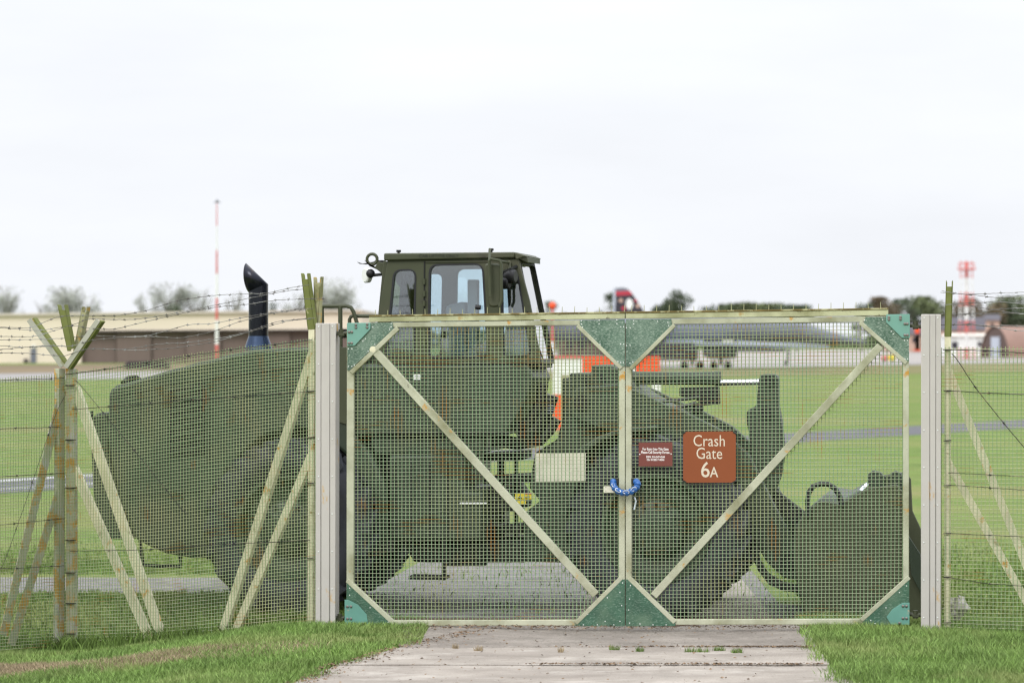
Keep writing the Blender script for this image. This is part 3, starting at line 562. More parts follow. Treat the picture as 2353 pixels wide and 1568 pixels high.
# second aircraft: only its fin shows over the gate
a2 = thing('distant_aircraft', 'aircraft whose dark fin with red band rises over the gate', 'aircraft', at(1420, 828, 420))
mb = MB(); pr2 = [(1210, 764, 3), (1260, 768, 12), (1340, 772, 17), (1560, 774, 18), (1620, 778, 12), (1660, 782, 3)]; p2 = 420 / FPX
mb.add([at(u, v, 420) + Vector((0, math.cos(2 * math.pi * k / 14), math.sin(2 * math.pi * k / 14))) * r * p2 for u, v, r in pr2 for k in range(14)], [(i * 14 + k, i * 14 + (k + 1) % 14, (i + 1) * 14 + (k + 1) % 14, (i + 1) * 14 + k) for i in range(5) for k in range(14)]); mb.build('fuselage', 'fin', a2)
def finp(pts): return [at(u, v, 420) for u, v in pts]
MB().prism(finp([(1413, 662), (1428, 660), (1440, 662), (1447, 668), (1414, 669)]), (0, .5, 0)).build('fin_tip', 'aircraft', a2)
MB().prism(finp([(1414, 669.1), (1447, 668.1), (1454, 676.5), (1415, 679)]), (0, .5, 0)).build('fin_band', 'finred', a2)
MB().prism(finp([(1415, 679.1), (1454, 676.6), (1484, 722), (1500, 760), (1410, 760)]), (0, .5, 0)).build('tail_fin', 'fin', a2)
MB().prism([p + Vector((0, -.08, 0)) for p in [at(1445.5 + 8.5 * math.cos(k * .5236), 698 + 13 * math.sin(k * .5236), 420) for k in range(12)]], (0, .06, 0)).build('fin_emblem', 'white', a2)
for (u, v, r, m_) in ((1426, 690, 5, 'pink'), (1432, 708, 5, 'finred'), (1465, 702, 5, 'pink'), (1460, 690, 3.5, 'finred')):
    MB().prism([p + Vector((0, -.05, 0)) for p in [at(u + r * math.cos(k * .785), v + r * math.sin(k * .785), 420) for k in range(8)]], (0, .04, 0)).build('fin_emblem', m_, a2)
slab(MB(), 1408, 662, 1413, 760, 420, .4).build('rudder', 'palegrey', a2)
for u in (1330, 1420): MB().tube([at(u, 786, 420), at(u, 826, 420)], .18, 6).build('gear_leg', 'fin', a2)

# striped barrier standing in the field behind the loader
YB = 85.0; br = thing('striped_barrier', 'orange and white striped marker barrier in the field behind the loader', 'barrier', at(1390, 987, YB))
for (u0, u1, m_) in ((1270, 1337, 'white'), (1337.2, 1417, 'orange'), (1417.2, 1459.6, 'white'), (1459.8, 1516, 'orange')):
    slab(MB(), u0, 823 if m_ == 'white' else 818, u1, 861, YB, .06).build('board', m_, br, bevel=.006)
slab(MB(), 1268, 816.5, 1337, 823, YB - .03, .10).build('edge_strip', 'red', br)
for u0 in (1270, 1498):
    slab(MB(), u0, 861.2, u0 + 19, 905, YB, .06).build('leg', 'white', br); slab(MB(), u0, 905.2, u0 + 19, 984, YB, .06).build('leg', 'orange', br); slab(MB(), u0 - 10, 984.2, u0 + 30, 988, YB - .3, .7).build('foot', 'red', br)


# ------------------------------------------------------------------ gate
GP = vp(748, 25.40, 2138, 24.66)
def pl(P, pts, off, th): # polygon in plane P, front face at off, thickness th backwards
    q = [P.pt(u, v, off) for u, v in pts]; return MB().prism(q, -P.n * th)
def strip(P, a, b, wpx, off, th):
    a, b = Vector(a), Vector(b); d = (b - a).normalized(); k = Vector((-d.y, d.x)) * wpx / 2
    return pl(P, [a + k, b + k, b - k, a - k], off, th)
def wires(P, top, bot, sp, rows, wv, wh, parent, mv, mh, off, seed, stub=0, name='mesh_panel', amp=.0012):
    """welded mesh: uprights at equal real spacing sp, rows interpolated between the top and bottom lines (pixel polylines)"""
    rg = random.Random(seed); tu = [p[0] for p in top]; tv = [p[1] for p in top]; bu = [p[0] for p in bot]; bv = [p[1] for p in bot]
    u0, u1 = max(tu[0], bu[0]) if tu[0] < tu[-1] else tu[0], tu[-1]
    A, B = P.pt(tu[0], tv[0], off), P.pt(tu[-1], tv[-1], off); ln = (B - A).xy.length; n = int(ln / sp)
    T, Bo = [], []
    for i in range(n + 1):
        p = A + (B - A) * (i / n); d = p - O; u = CU + FPX * d.x / d.y
        T.append(P.pt(u, float(np.interp(u, tu, tv)), off)); Bo.append(P.pt(u, float(np.interp(u, bu, bv)), off))
    X = P.d; mb = MB()
    wob = lambda i, k, q: noise.noise(Vector((i * .09 + seed, k * .8, q))) * amp * 3.2
    for i in range(n + 1):
        j = [rg.uniform(-amp, amp) + wob(i, k, 0) for k in range(7)]; up = Vector((0, 0, stub * rg.uniform(.6, 1.1)))
        vs = []
        for k in range(7):
            c = (T[i] + up).lerp(Bo[i], k / 6) + X * j[k]
            vs += [c - X * wv / 2 + P.n * wv / 3, c + X * wv / 2 + P.n * wv / 3, c - P.n * wv * .4]
        mb.add(vs, [(3 * k + a, 3 * k + (a + 1) % 3, 3 * k + 3 + (a + 1) % 3, 3 * k + 3 + a) for k in range(6) for a in range(3)])
    mb.build(name, mv, parent, smooth=False, kind='stuff')
    mb = MB(); Z = Vector((0, 0, 1))
    step = max(1, n // 30)
    idx = list(range(0, n + 1, step)); idx = idx + ([n] if idx[-1] != n else [])
    for r in range(rows + 1):
        f = r / rows; vs = []
        for i in idx:
            c = T[i].lerp(Bo[i], f) + Z * (rg.uniform(-amp, amp) + noise.noise(Vector((i * .06, r * .35, seed))) * amp * 2.6) + P.n * wv * .55
            vs += [c + Z * wh / 2, c - Z * wh / 2, c + P.n * wh * .6]
        mb.add(vs, [(3 * k + a, 3 * k + (a + 1) % 3, 3 * k + 3 + (a + 1) % 3, 3 * k + 3 + a) for k in range(len(idx) - 1) for a in range(3)])
    mb.build(name, mh, parent, smooth=False, kind='stuff')

def dots(P, pts, off, r, h, m, parent, name, n=8):
    mb = MB()
    for u, v in pts:
        c = P.pt(u, v, off); mb.lathe(c - P.n * .002, P.n, [(0, r), (h * .6, r), (h, r * .55), (h, 0)], n)
    mb.build(name, m, parent, kind='stuff')

def spikes(P, parent, us, vfun, h):
    me = None
    for u in us:
        b = P.pt(u, vfun(u), 0.0)
        if me is None:
            me = MB().tube([(0, 0, -.01), (0, 0, h)], [.0035, .0022], 5).mesh('spike', 'cap')
        o = bpy.data.objects.new('spike', me); COL.objects.link(o); o.parent = parent; o.location = b - wbase(parent); o.scale.z = random.uniform(.75, 1.1); o.rotation_euler = (random.uniform(-.04, .04), random.uniform(-.05, .05), 0)

def gate_leaf(label, side):
    Lf = side == 'L'
    t = thing('gate_leaf', label, 'gate', GP.pt(1116 if Lf else 1762, 1437), 'leaves of the crash gate')
    B = lambda mb, n, m, bev=.004, **k: mb.build(n, m, t, bevel=bev, **k)
    seam = 1435.4 if Lf else 1437.0
    cv = lambda u, v0, v1: v0 + (v1 - v0) * (u - 848) / (2040 - 848)
    u0, u1 = (848, seam) if Lf else (seam, 2040)
    B(pl(GP, [(u0, cv(u0, 727.5, 711)), (u1, cv(u1, 727.5, 711)), (u1, cv(u1, 739.4, 724.4)), (u0, cv(u0, 739.4, 724.4))], .03, .06), 'cap_rail', 'cap')
    B(pl(GP, [(u0, cv(u0, 723.5, 707)), (u1, cv(u1, 723.5, 707)), (u1, cv(u1, 727.2, 710.8)), (u0, cv(u0, 727.2, 710.8))], .036, .072), 'cap_edge', 'cap_edge', .002)
    spikes(GP, t, [u0 + 14 + 28.6 * i for i in range(int((u1 - u0 - 10) / 28.6) + 1)], lambda u: cv(u, 724, 707.5), .052)
    a, c = (798, 1422) if Lf else (1450, 2088)
    B(pl(GP, [(a, cv(a, 741, 725.4)), (c, cv(c, 741, 725.4)), (c, cv(c, 752.2, 738.6)), (a, cv(a, 752.2, 738.6))], .024, .05), 'top_rail', 'frame')
    bt = lambda u: 1424.5 - 4.5 * (u - 797) / 1291
    B(pl(GP, [(a, bt(a)), (c, bt(c)), (c, bt(c) + 13.5), (a, bt(a) + 12)], .024, .05), 'bottom_rail', 'frame')
    if Lf:
        B(pl(GP, [(796.5, 742), (812.5, 742), (812.5, 1437), (795.5, 1437)], .026, .055), 'hinge_stile', 'frame')
        B(pl(GP, [(1422, 741), (seam, 741), (seam, 1437), (1421, 1437)], .026, .055), 'meeting_stile', 'frame')
        B(strip(GP, (858, 803), (1368, 1366), 17.5, .032, .05), 'diagonal_brace', 'frame')
        cs = [((913.5, 753), (806, 856), 10.5), ((1326, 747), (1427, 846), 9), ((1427, 1326), (1322, 1431), 10), ((797, 1332), (904, 1431), 10)]
        p1 = [(797.7, 741.4), (901.5, 740.5), (903, 755), (803, 850), (797.7, 850)]
        p2 = [(1331.7, 735.2), (1435, 733.8), (1435, 841), (1422, 841), (1331.7, 750)]
        p3 = [(1423, 1330), (1435, 1330), (1435, 1437.5), (1322, 1437.5), (1322, 1431)]
        p4 = [(796.5, 1334), (900, 1430), (900, 1438), (794.5, 1438)]
        h1 = [(797.2, 741.6), (850.7, 741.1), (850.7, 755.5), (814.5, 794), (797.2, 794)]; h2 = [(791.5, 1376), (800, 1377), (822, 1388), (842, 1410), (846, 1437.5), (791.5, 1438.5)]
        hb = [((860 + x / 8.71) / 1.10544, (780 + y / 8.71) / 1.10544) for x, y in ((380, 385), (380, 445), (628, 375), (628, 445), (230, 545), (290, 545), (228, 790), (288, 790))]
        hb2 = [(798, 1392), (806, 1392), (798, 1420), (806, 1420), (814, 1432), (833, 1431)]
        rv = [((860 + x / 8.71) / 1.10544, (780 + y / 8.71) / 1.10544) for x, y in ((755, 440), (1160, 365), (1160, 432), (1128, 492), (590, 695), (535, 742), (800, 822), (650, 975), (215, 920), (292, 920), (215, 1310), (290, 1306), (345, 1285))]
        rv2 = [(1248.4 + x * .09996, 714.6 + y * .09996) for x, y in ((870, 222), (868, 295), (900, 367), (1278, 212), (1278, 290), (1685, 205), (1685, 285), (1775, 358), (1840, 358), (1300, 764), (1775, 757), (1845, 760), (1710, 1155), (1775, 1178), (1835, 1180))]
        rv3 = [(1330, 1426), (1340, 1434), (1372, 1434), (1390, 1426), (1410, 1434), (1424, 1426), (1428, 1390), (1424, 1360), (1430, 1338), (1350, 1410), (1395, 1372), (1412, 1345)]; rv4 = [(803, 1350), (803, 1366), (880, 1432), (892, 1428), (850, 1395), (868, 1434)]
        T, Bt = [(813.5, 753), (1420, 748)], [(813, 1424), (1420, 1422.5)]
    else:
        B(pl(GP, [(seam, 741), (1450, 741), (1451, 1437), (seam, 1437)], .026, .055), 'meeting_stile', 'frame')
        B(pl(GP, [(2074, 727), (2087.6, 727), (2087.6, 1433), (2074, 1433)], .026, .055), 'hinge_stile', 'frame')
        B(strip(GP, (2022, 794), (1501, 1368), 17.5, .032, .05), 'diagonal_brace', 'frame')
        cs = [((1549, 746), (1448, 847), 9), ((1975, 740), (2082, 834), 10), ((1444, 1326), (1550, 1429), 10), ((2088, 1325), (1978, 1424), 10)]
        p1 = [(1988, 728), (2088, 726.8), (2088, 829), (2079, 829), (1984, 741)]
        p2 = [(1437.4, 733.8), (1541.6, 732.3), (1544, 749), (1450, 841), (1437.4, 841)]
        p3 = [(1437.4, 1330), (1447, 1330), (1551, 1428), (1551, 1436.5), (1437.4, 1437.5)]
        p4 = [(2088.4, 1329), (2088.4, 1434), (1982, 1434), (1982, 1427)]
        h1 = [(2035.6, 722), (2089.6, 721), (2090, 776), (2071.6, 776), (2035, 740)]; h2 = [(2089, 1383), (2089, 1434), (2046, 1433), (2036, 1416), (2050, 1398), (2072, 1384)]
        hb = [((1880 + x / 3.268) / 1.10544, (640 + y / 3.268) / 1.10544) for x, y in ((1232, 540), (1232, 558), (1328, 537), (1328, 556), (1364, 594), (1384, 594), (1364, 688), (1386, 688))]
        hb2 = [(2074, 1391), (2082, 1391), (2074, 1419), (2082, 1419), (2066, 1430)]
        rv = [((1880 + x / 3.268) / 1.10544, (640 + y / 3.268) / 1.10544) for x, y in ((1030, 565), (1040, 605), (1180, 560), (1252, 658), (1268, 678), (1360, 733), (1385, 733), (1160, 712), (1205, 745), (1365, 885), (1388, 885))]
        rv2 = [(1248.4 + x * .09996, 714.6 + y * .09996) for x, y in ((2070, 220), (2068, 290), (1905, 380), (1990, 387), (1910, 790), (1990, 787), (2050, 1165), (1985, 1192))] + [(1534, 740), (1536, 748), (1510, 738), (1470, 828), (1500, 798)]
        rv3 = [(1448, 1344), (1446, 1375), (1444, 1400), (1446, 1430), (1470, 1432), (1500, 1434), (1530, 1434), (1544, 1427), (1500, 1385), (1475, 1362), (1520, 1405)]; rv4 = [(2082, 1345), (2066, 1360), (2000, 1424), (2010, 1431), (2035, 1395)]
        T, Bt = [(1451, 747), (2073, 739)], [(1452, 1422.5), (2073, 1420)]
    for i, (p, m_) in enumerate(((p1, 'plate'), (p2, 'plate'), (p3, 'plate_low'), (p4, 'plate_low'))): B(pl(GP, p, .034, .004), 'corner_plate', m_, 0)
    for a_, b_, wp in cs: B(strip(GP, a_, b_, wp, .036, .05), 'corner_strut', 'frame')
    B(pl(GP, h1, .046, .010), 'hinge_plate', 'teal', .003); B(pl(GP, h2, .042, .006), 'hinge_plate', 'teal_worn', .002, label='worn teal lower hinge plate')
    dots(GP, hb, .046, .0115, .012, 'bolt', t, 'bolt'); dots(GP, hb2, .042, .0115, .012, 'bolt', t, 'bolt'); dots(GP, rv + rv2 + rv3 + rv4, .034, .0052, .003, 'rivet', t, 'rivet')
    if Lf: dots(GP, [(857, 803)], .033, .030, .006, 'fencepost', t, 'brace_pivot', 14)
    wires(GP, T, Bt, .0310, 81, .0068, .0041, t, 'wire_v', 'wire_h', 0.002, 5 if Lf else 6)
    return t
gl_ = gate_leaf('left leaf of the green mesh gate, hinged on the lichen spotted post', 'L')
gr_ = gate_leaf('right leaf of the green mesh gate, carrying the Crash Gate sign', 'R')

def gate_post(label, us, vt, vb, seed):
    ua, ub, uc, ud = us; t = thing('gate_post', label, 'gate post', GP.pt((ua + ud) / 2, vb), 'pale grey posts of the gate'); h = .17
    B = lambda mb, n, m, bev=.003: mb.build(n, m, t, bevel=bev)
    B(pl(GP, [(ua, vt), (ud, vt), (ud - 1, vb), (ua - .5, vb)], .045, h), 'core', 'post')
    for x0, x1 in ((ua - .4, ub - .8), (ub + .6, uc - .6), (uc + .8, ud + .4)): B(pl(GP, [(x0, vt + .5), (x1, vt + .5), (x1 - .6, vb - 1), (x0 - .5, vb - 1)], .056, .011), 'cladding_panel', 'post', .004)
    rg = random.Random(seed); dots(GP, [(x - (v - vt) / (vb - vt) * .8, v) for x in (ua + 6.5, ud - 7) for v in np.arange(vt + 8, vb - 10, 86)], .056, .006, .006, 'rivet', t, 'rivet')
    return t
pL = gate_post('left pale grey gate post with orange lichen spots', (725.3, 737.5, 757.5, 770.5), 742, 1446, 1)
pR = gate_post('right pale grey gate post, clean, beside the fence on the right', (2116, 2136, 2149.5, 2161), 721.5, 1447, 2)
# hinges
for par, pts in ((pL, [(771, 765, 797, 765), (771, 1418, 791, 1418)]), (pR, [(2090, 747, 2116, 750), (2089.5, 1410, 2116, 1412)])):
    for (x0, y0, x1, y1) in pts:
        mb = MB(); mb.tube([GP.pt(x0, y0, -.01), GP.pt(x1, y1, -.01)], .016, 8); mb.tube([GP.pt((x0 + x1) / 2, y0 - 9, -.01), GP.pt((x0 + x1) / 2, y0 + 9, -.01)], .022, 8)
        mb.box(GP.pt((x0 + x1) / 2, y0 + 3, -.01), .06, .05, .02, GP.d, GP.n); mb.build('hinge', M['olive'], par)
slabk = pl(GP, [(784, 756), (797, 756), (797, 776), (784, 776)], -.03, .03); slabk.build('hinge_bracket', 'black', pL)

# signs, chain
def frame2(P, u, v, off): return P.pt(u, v, off), P.d, Vector((0, 0, 1))
if GP.d.x < 0: GP.d = -GP.d
PXM = (GP.pt(1600, 1000) - GP.pt(1500, 1000)).length / 100
sg = thing('gate_sign', 'square brown sign reading Crash Gate 6A in cream letters', 'sign', GP.pt(1630, 1108, .03))
pl(GP, rounded([(1569, 991), (1690, 990), (1690, 1107.5), (1569, 1108)], 10), .048, .004).build('panel', 'sign', sg)
for body, v, sz in (('Crash', 1013, 37), ('Gate', 1042, 37)):
    o_, X, Y = frame2(GP, 1629, v, .0495); text_mb(body, sz * PXM, o_, X, Y, squeeze=.84).build('lettering', 'letter', sg, smooth=False)
o_, X, Y = frame2(GP, 1620, 1080, .0495); text_mb('6', 50 * PXM, o_, X, Y, squeeze=.90, bold=.0015).build('lettering', 'letter', sg, smooth=False)
o_, X, Y = frame2(GP, 1640, 1085, .0495); text_mb('A', 33 * PXM, o_, X, Y, squeeze=.84, bold=.001).build('lettering', 'letter', sg, smooth=False)
for u, v, a in ((1571, 994, 1), (1688, 994, -1), (1573, 1105, -1), (1686, 1106, 1)): strip(GP, (u - 4, v + 2 * a), (u + 3, v - 2 * a), 2.6, .052, .06).build('fixing_tie', 'stencil', sg)
ns = thing('notice_sign', 'small maroon notice board with white lettering beside the gate seam', 'sign', GP.pt(1505, 1070, .03))
pl(GP, [(1467, 1016), (1544.5, 1015), (1544.5, 1070), (1467, 1070.5)], .048, .004).build('panel', 'notice', ns)
for body, v, sz in (('For Entry Into This Gate', 1031, 8.2), ('Please Call Security Forces.', 1038.5, 8.2), ('DSN: 314-247-4244', 1049, 6.2), ('Civ: 01285 714244', 1055.5, 6.2)):
    o_, X, Y = frame2(GP, 1505.6, v, .0495); text_mb(body, sz * PXM, o_, X, Y, squeeze=.73 if sz > 7 else .85, bold=.0009).build('lettering', 'letter_w', ns, smooth=False)
dots(GP, [(1469.5, 1043), (1541.5, 1042)], .048, .006, .003, 'rivet', ns, 'rivet')
lp = thing('latch_plate', 'small white drilled latch plate left of the blue chain', 'latch', GP.pt(1398, 1130, .03))
pl(GP, rounded([(1386.5, 1116), (1412, 1116), (1412, 1131), (1386.5, 1130.5)], 2.5), .036, .006).build('plate', 'cream', lp)
dots(GP, [(1391.5, 1118.8), (1391.5, 1127.6)], .036, .007, .002, 'stencil', lp, 'bolt_hole')
for x in (1408.5, 1450): pl(GP, [(x, 1098), (x + 13, 1098), (x + 13, 1109), (x, 1109)], .028, .02).build('keeper', 'stencil', lp)
ch = thing('security_chain', 'blue plastic sleeve chain looped round the gate stiles', 'chain', GP.pt(1437, 1140, .05))
path = [(1409, 1104, .01), (1408.5, 1112, .05), (1412, 1120, .075), (1420, 1127, .085), (1430, 1131, .09), (1441, 1131, .09), (1451, 1128, .085), (1459, 1122, .075), (1464, 1117, .06), (1465, 1108, .05), (1459, 1104, .01)]
pp = [GP.pt(*p) for p in path]; sm_ = []
for i in range(len(pp) - 1):
    for k in range(5): sm_.append(pp[i].lerp(pp[i + 1], k / 5))
MB().tube(sm_, [.026 + .004 * math.sin(i * 1.35) for i in range(len(sm_))], 12).build('sleeve', 'blue', ch)
for i in range(6, 42, 9):
    c = sm_[i] + GP.n * .024 + Vector((0, 0, .006)); d = (sm_[i + 2] - sm_[i - 2]).normalized(); e = d.cross(GP.n).normalized()
    e = (e + GP.n * (.8 if (i // 5) % 2 else -.3)).normalized()
    MB().tube([c + d * (.026 * math.cos(a)) + e * (.013 * math.sin(a)) for a in np.linspace(0, 2 * math.pi, 13)], .0036, 5, False).build('link', 'chainzinc', ch)
mb = MB(); c = GP.pt(1457, 1150, .03); mb.tube([c + Vector((0, 0, .03)), c + Vector((.012, 0, 0)), c + Vector((0, 0, -.07))], .008, 6); mb.build('chain_tail', 'chainzinc', ch)

# ------------------------------------------------------------------ fences
PF = vp(715, 25.45, 148, 26.85); PF.d = PF.d if PF.d.x > 0 else -PF.d
PS = vp(0, 26.25, 148, 26.85); PRt = vp(2138, 24.66, 2352, 24.50)
for q in (PS, PRt):
    if q.d.x < 0: q.d = -q.d
def chan(P, quad, off, th, m, parent, name, lip=.02, flare=0):
    """open channel arm: quad = top-left, top-right, bottom-right, bottom-left in pixels"""
    tl, tr, br, bl = [P.pt(u, v, off) for u, v in quad]; mb = MB(); mb.prism([tl, tr, br, bl], -P.n * .006)
    w_ = (tr - tl).normalized() * .006; up = (tl - bl).normalized() * .05
    mb.prism([tl - w_ * .2 + up, tl + w_ + up * .7, bl + w_, bl - w_ * .2], P.n * .0 - P.n * th); mb.prism([tr - w_ + up * .8, tr + w_ * .2 + up, br + w_ * .2, br - w_], -P.n * th)
    return mb.build(name, m, parent)
def lseg(P, a, b, wpx, off, m, parent, name='brace', th=.05):
    mb = strip(P, a, b, wpx, off, .008); o2 = strip(P, (a[0] + wpx * .42, a[1]), (b[0] + wpx * .42, b[1]), 2.2, off - .008, th); mb.add(o2.v, o2.f); return mb.build(name, m, parent)
def strand(parent, P, pts, off, m='barb', barb=.11, r=.0024, name='barbed_wire', seed=0, PB=None, usplit=None):
    rg = random.Random(seed); q = []
    us = [p[0] for p in pts]; vs_ = [p[1] for p in pts]
    n = max(8, int((us[-1] - us[0]) / 6))
    # smooth interpolation of the sagging line
    for i in range(n + 1):
        u = us[0] + (us[-1] - us[0]) * i / n; v = sum(float(np.interp(min(max(u + d, us[0]), us[-1]), us, vs_)) for d in (-14, -7, 0, 7, 14)) / 5
        pp_ = PB if (PB is not None and u < usplit) else P
        q.append(pp_.pt(u, v + rg.uniform(-.5, .5), off + rg.uniform(-.004, .004)))
    mb = MB(); mb.tube(q, r, 4); acc = 0
    for a, b_ in zip(q[:-1], q[1:]):
        acc += (b_ - a).length
        if acc > barb:
            acc = 0; d = (b_ - a).normalized()
            for s in range(2):
                e = Vector((rg.uniform(-1, 1), rg.uniform(-1, 1), rg.uniform(-1, 1))); e = (e - d * e.dot(d)).normalized() * .014 + d * rg.uniform(-.008, .008)
                mb.tube([a - e, a + e], .0016, 3)
            mb.tube([a - d * .012, a + d * .012], r * 1.9, 4)
    return mb.build(name, m, parent)
c7 = lambda x, y: (x * .3461, 633.2 + y * .3461)
# -- left fence from the gate to the corner
lf = thing('mesh_fence', 'left mesh fence between the gate post and the lichen covered corner post', 'fence', PF.pt(430, 1460))
wires(PF, [(148, 861), (282, 844), (390, 825), (552, 802.5), (724, 783.5)], [(148, 1480), (380, 1472), (724, 1438)], .0300, 84, .0065, .0041, lf, 'fwire_v', 'fwire_h', .012, 8, stub=.028)
pl(PF, [(708, 757), (721.5, 757), (719.5, 1437), (705.5, 1437)], 0, .05).build('post', 'fencepost', lf, bevel=.004)
chan(PF, [(693, 641), (707.5, 641), (723, 756), (707, 757)], .0, .045, 'arm_olive', lf, 'barb_arm'); chan(PF, [(720.5, 650), (736.5, 649), (731, 742), (722, 742)], -.07, .045, 'arm_lichen', lf, 'barb_arm')
for a, b_ in (((716, 808), (508, 1452)), ((713, 1045), (538, 1450))): lseg(PF, a, b_, 16, -.01, 'fencepost', lf)
for a, b_ in (((168, 885), (372, 1474)), ((160, 1060), (344, 1474))): lseg(PF, a, b_, 17, -.03, 'fencepost', lf)
pl(PF, [(150.3, 846), (169, 846), (170, 1478), (151, 1478)], -.005, .06).build('corner_post', 'cornerpost', lf, bevel=.004)
chan(PF, [(134.5, 712), (151, 712), (167, 800), (155, 806)], -.06, .045, 'arm_olive', lf, 'barb_arm'); chan(PF, [(186, 717), (198, 717), (180, 806), (168, 806)], -.16, .045, 'arm_lichen', lf, 'barb_arm')
mbx = strip(PF, (225, 735), (150, 843), 11, .06, .01); mbx.build('barb_arm', 'arm_grey', lf); strip(PF, (231.5, 737), (157, 846), 6, .052, .05).build('barb_arm', 'arm_olive', lf, label='olive flange of the right leaning arm')
S_ = [[(-900, 370), (-400, 335), (0, 340), (200, 348), (390, 268), (570, 262), (760, 267), (960, 235), (1180, 162), (1430, 128), (1640, 120), (1780, 117), (1900, 85), (2050, 60)],
      [(-900, 360), (0, 345), (130, 355), (260, 365), (480, 330), (590, 280), (670, 290), (900, 290), (1080, 265), (1330, 215), (1500, 180), (1700, 140), (1900, 100), (2040, 85)],
      [(-900, 400), (0, 403), (230, 405), (480, 325), (600, 350), (760, 355), (1000, 295), (1250, 240), (1450, 205), (1640, 190), (1840, 160), (2160, 150)],
      [(-900, 430), (0, 425), (300, 422), (470, 410), (600, 395), (830, 405), (1000, 395), (1260, 320), (1400, 320), (1650, 270), (1860, 235), (2080, 208)],
      [(-900, 480), (0, 490), (300, 462), (470, 470), (610, 425), (800, 408), (1000, 402), (1200, 415), (1400, 375), (1600, 300), (1800, 250), (2080, 215)],
      [(-900, 470), (0, 462), (150, 475), (400, 465), (560, 480), (830, 490), (1070, 450), (1200, 448), (1450, 418), (1650, 370), (1850, 300), (2050, 280)],
      [(-900, 520), (0, 510), (200, 515), (430, 535), (560, 485), (700, 485), (900, 495), (1150, 480), (1420, 440), (1700, 360), (1900, 300), (2090, 280)]]
sf = thing('side_fence', 'foreshortened mesh fence running from the corner post out of frame to the left', 'fence', PS.pt(40, 1485))
for i, s in enumerate(S_):
    p = [c7(*x) for x in s]; off = .06 if i % 2 == 0 else -.10
    pr = [x for x in p if x[0] > 148]; pl_ = [x for x in p if x[0] < 148]; vm_ = float(np.interp(148, [x[0] for x in p], [x[1] for x in p]))
    strand(lf, PF, [(148, vm_)] + pr, off, seed=i); strand(sf, PS, pl_ + [(148, vm_)], off, seed=20 + i)
for i, p in enumerate([[(150, 860), (282, 842), (390, 823), (552, 800), (716, 781)], [(165, 940), (300, 930), (480, 915), (714, 899)], [(170, 866), (235, 945), (330, 1060), (430, 1185)], [(160, 1265), (330, 1262), (500, 1250), (712, 1240)]]):
    strand(lf, PF, p, .024, 'strain', .45, .0032 if i == 0 else .0026, 'strain_wire', 40 + i)
# wire ties on the fence posts
mb = MB()
for v in (899, 1110, 1282, 1005): 
    q = strip(PF, (705, v), (722, v - 1), 2.4, .016, .02); mb.add(q.v, q.f)
for v in (885, 1010, 1120, 1240, 1315, 1385, 1455):
    q = strip(PF, (150, v), (171, v), 2.4, .02, .02); mb.add(q.v, q.f)
mb.build('wire_tie', 'strain', lf, kind='stuff')
# -- side fence
wires(PS, [(-330, 884), (0, 872), (148, 862)], [(-330, 1504), (0, 1491), (148, 1481)], .0300, 84, .0065, .0041, sf, 'fwire_v', 'fwire_h', .012, 9, stub=.02)
pl(PS, [(135, 846), (150.2, 846), (150.2, 1478), (133, 1478)], -.005, .06).build('corner_post', 'cornerpost', sf, bevel=.004)
for a, b_ in (((145, 895), (8, 1458)), ((140, 1120), (26, 1480))): lseg(PS, a, b_, 18, -.03, 'cornerpost', sf)
pl(PS, [(-205, 800), (-185, 800), (-186, 1496), (-206, 1496)], -.02, .06).build('post', 'fencepost', sf, bevel=.004)
strip(PF, (66, 734), (143, 841), 12, .05, .01).build('barb_arm', 'arm_grey', sf); strip(PF, (75, 731), (151, 838), 5, .045, .05).build('barb_arm', 'arm_olive', sf, label='olive flange of the left leaning arm')
for i, p in enumerate([[(-300, 880), (0, 873), (148, 868)], [(-300, 1000), (20, 984), (138, 980)], [(-300, 1090), (0, 1094), (148, 1086)], [(-300, 1210), (0, 1205), (148, 1190)], [(-300, 1300), (30, 1305), (148, 1298)], [(148, 900), (110, 1000), (60, 1150), (0, 1320)][::-1]]):
    strand(sf, PS, p, .024, 'strain', .4, .0026, 'strain_wire', 60 + i)
# -- right fence
rf = thing('mesh_fence', 'right mesh fence with single olive barb arm beyond the clean gate post', 'fence', PRt.pt(2270, 1448))
wires(PRt, [(2162, 802), (2700, 799)], [(2162, 1447), (2352, 1452), (2700, 1458)], .0315, 76, .0065, .0041, rf, 'fwire_v', 'fwire_h', .012, 10, stub=.02)
pl(PRt, [(2169.5, 772), (2183.5, 772), (2182, 1440), (2168.5, 1440)], 0, .05).build('post', 'fencepost', rf, bevel=.004)
pl(PRt, [(2640, 772), (2654, 772), (2654, 1450), (2640, 1450)], 0, .05).build('post', 'fencepost', rf, bevel=.004)
chan(PRt, [(2172.8, 658), (2187.4, 658), (2184.2, 772.5), (2169.3, 772.5)], .004, .045, 'arm_olive', rf, 'barb_arm')
for a, b_ in (((2178, 850), (2372, 1335)), ((2174, 1055), (2360, 1385))): lseg(PRt, a, b_, 18, -.015, 'fencepost', rf)
c3 = lambda x, y: (2026.3 + x * .18461, 579 + y * .18461)
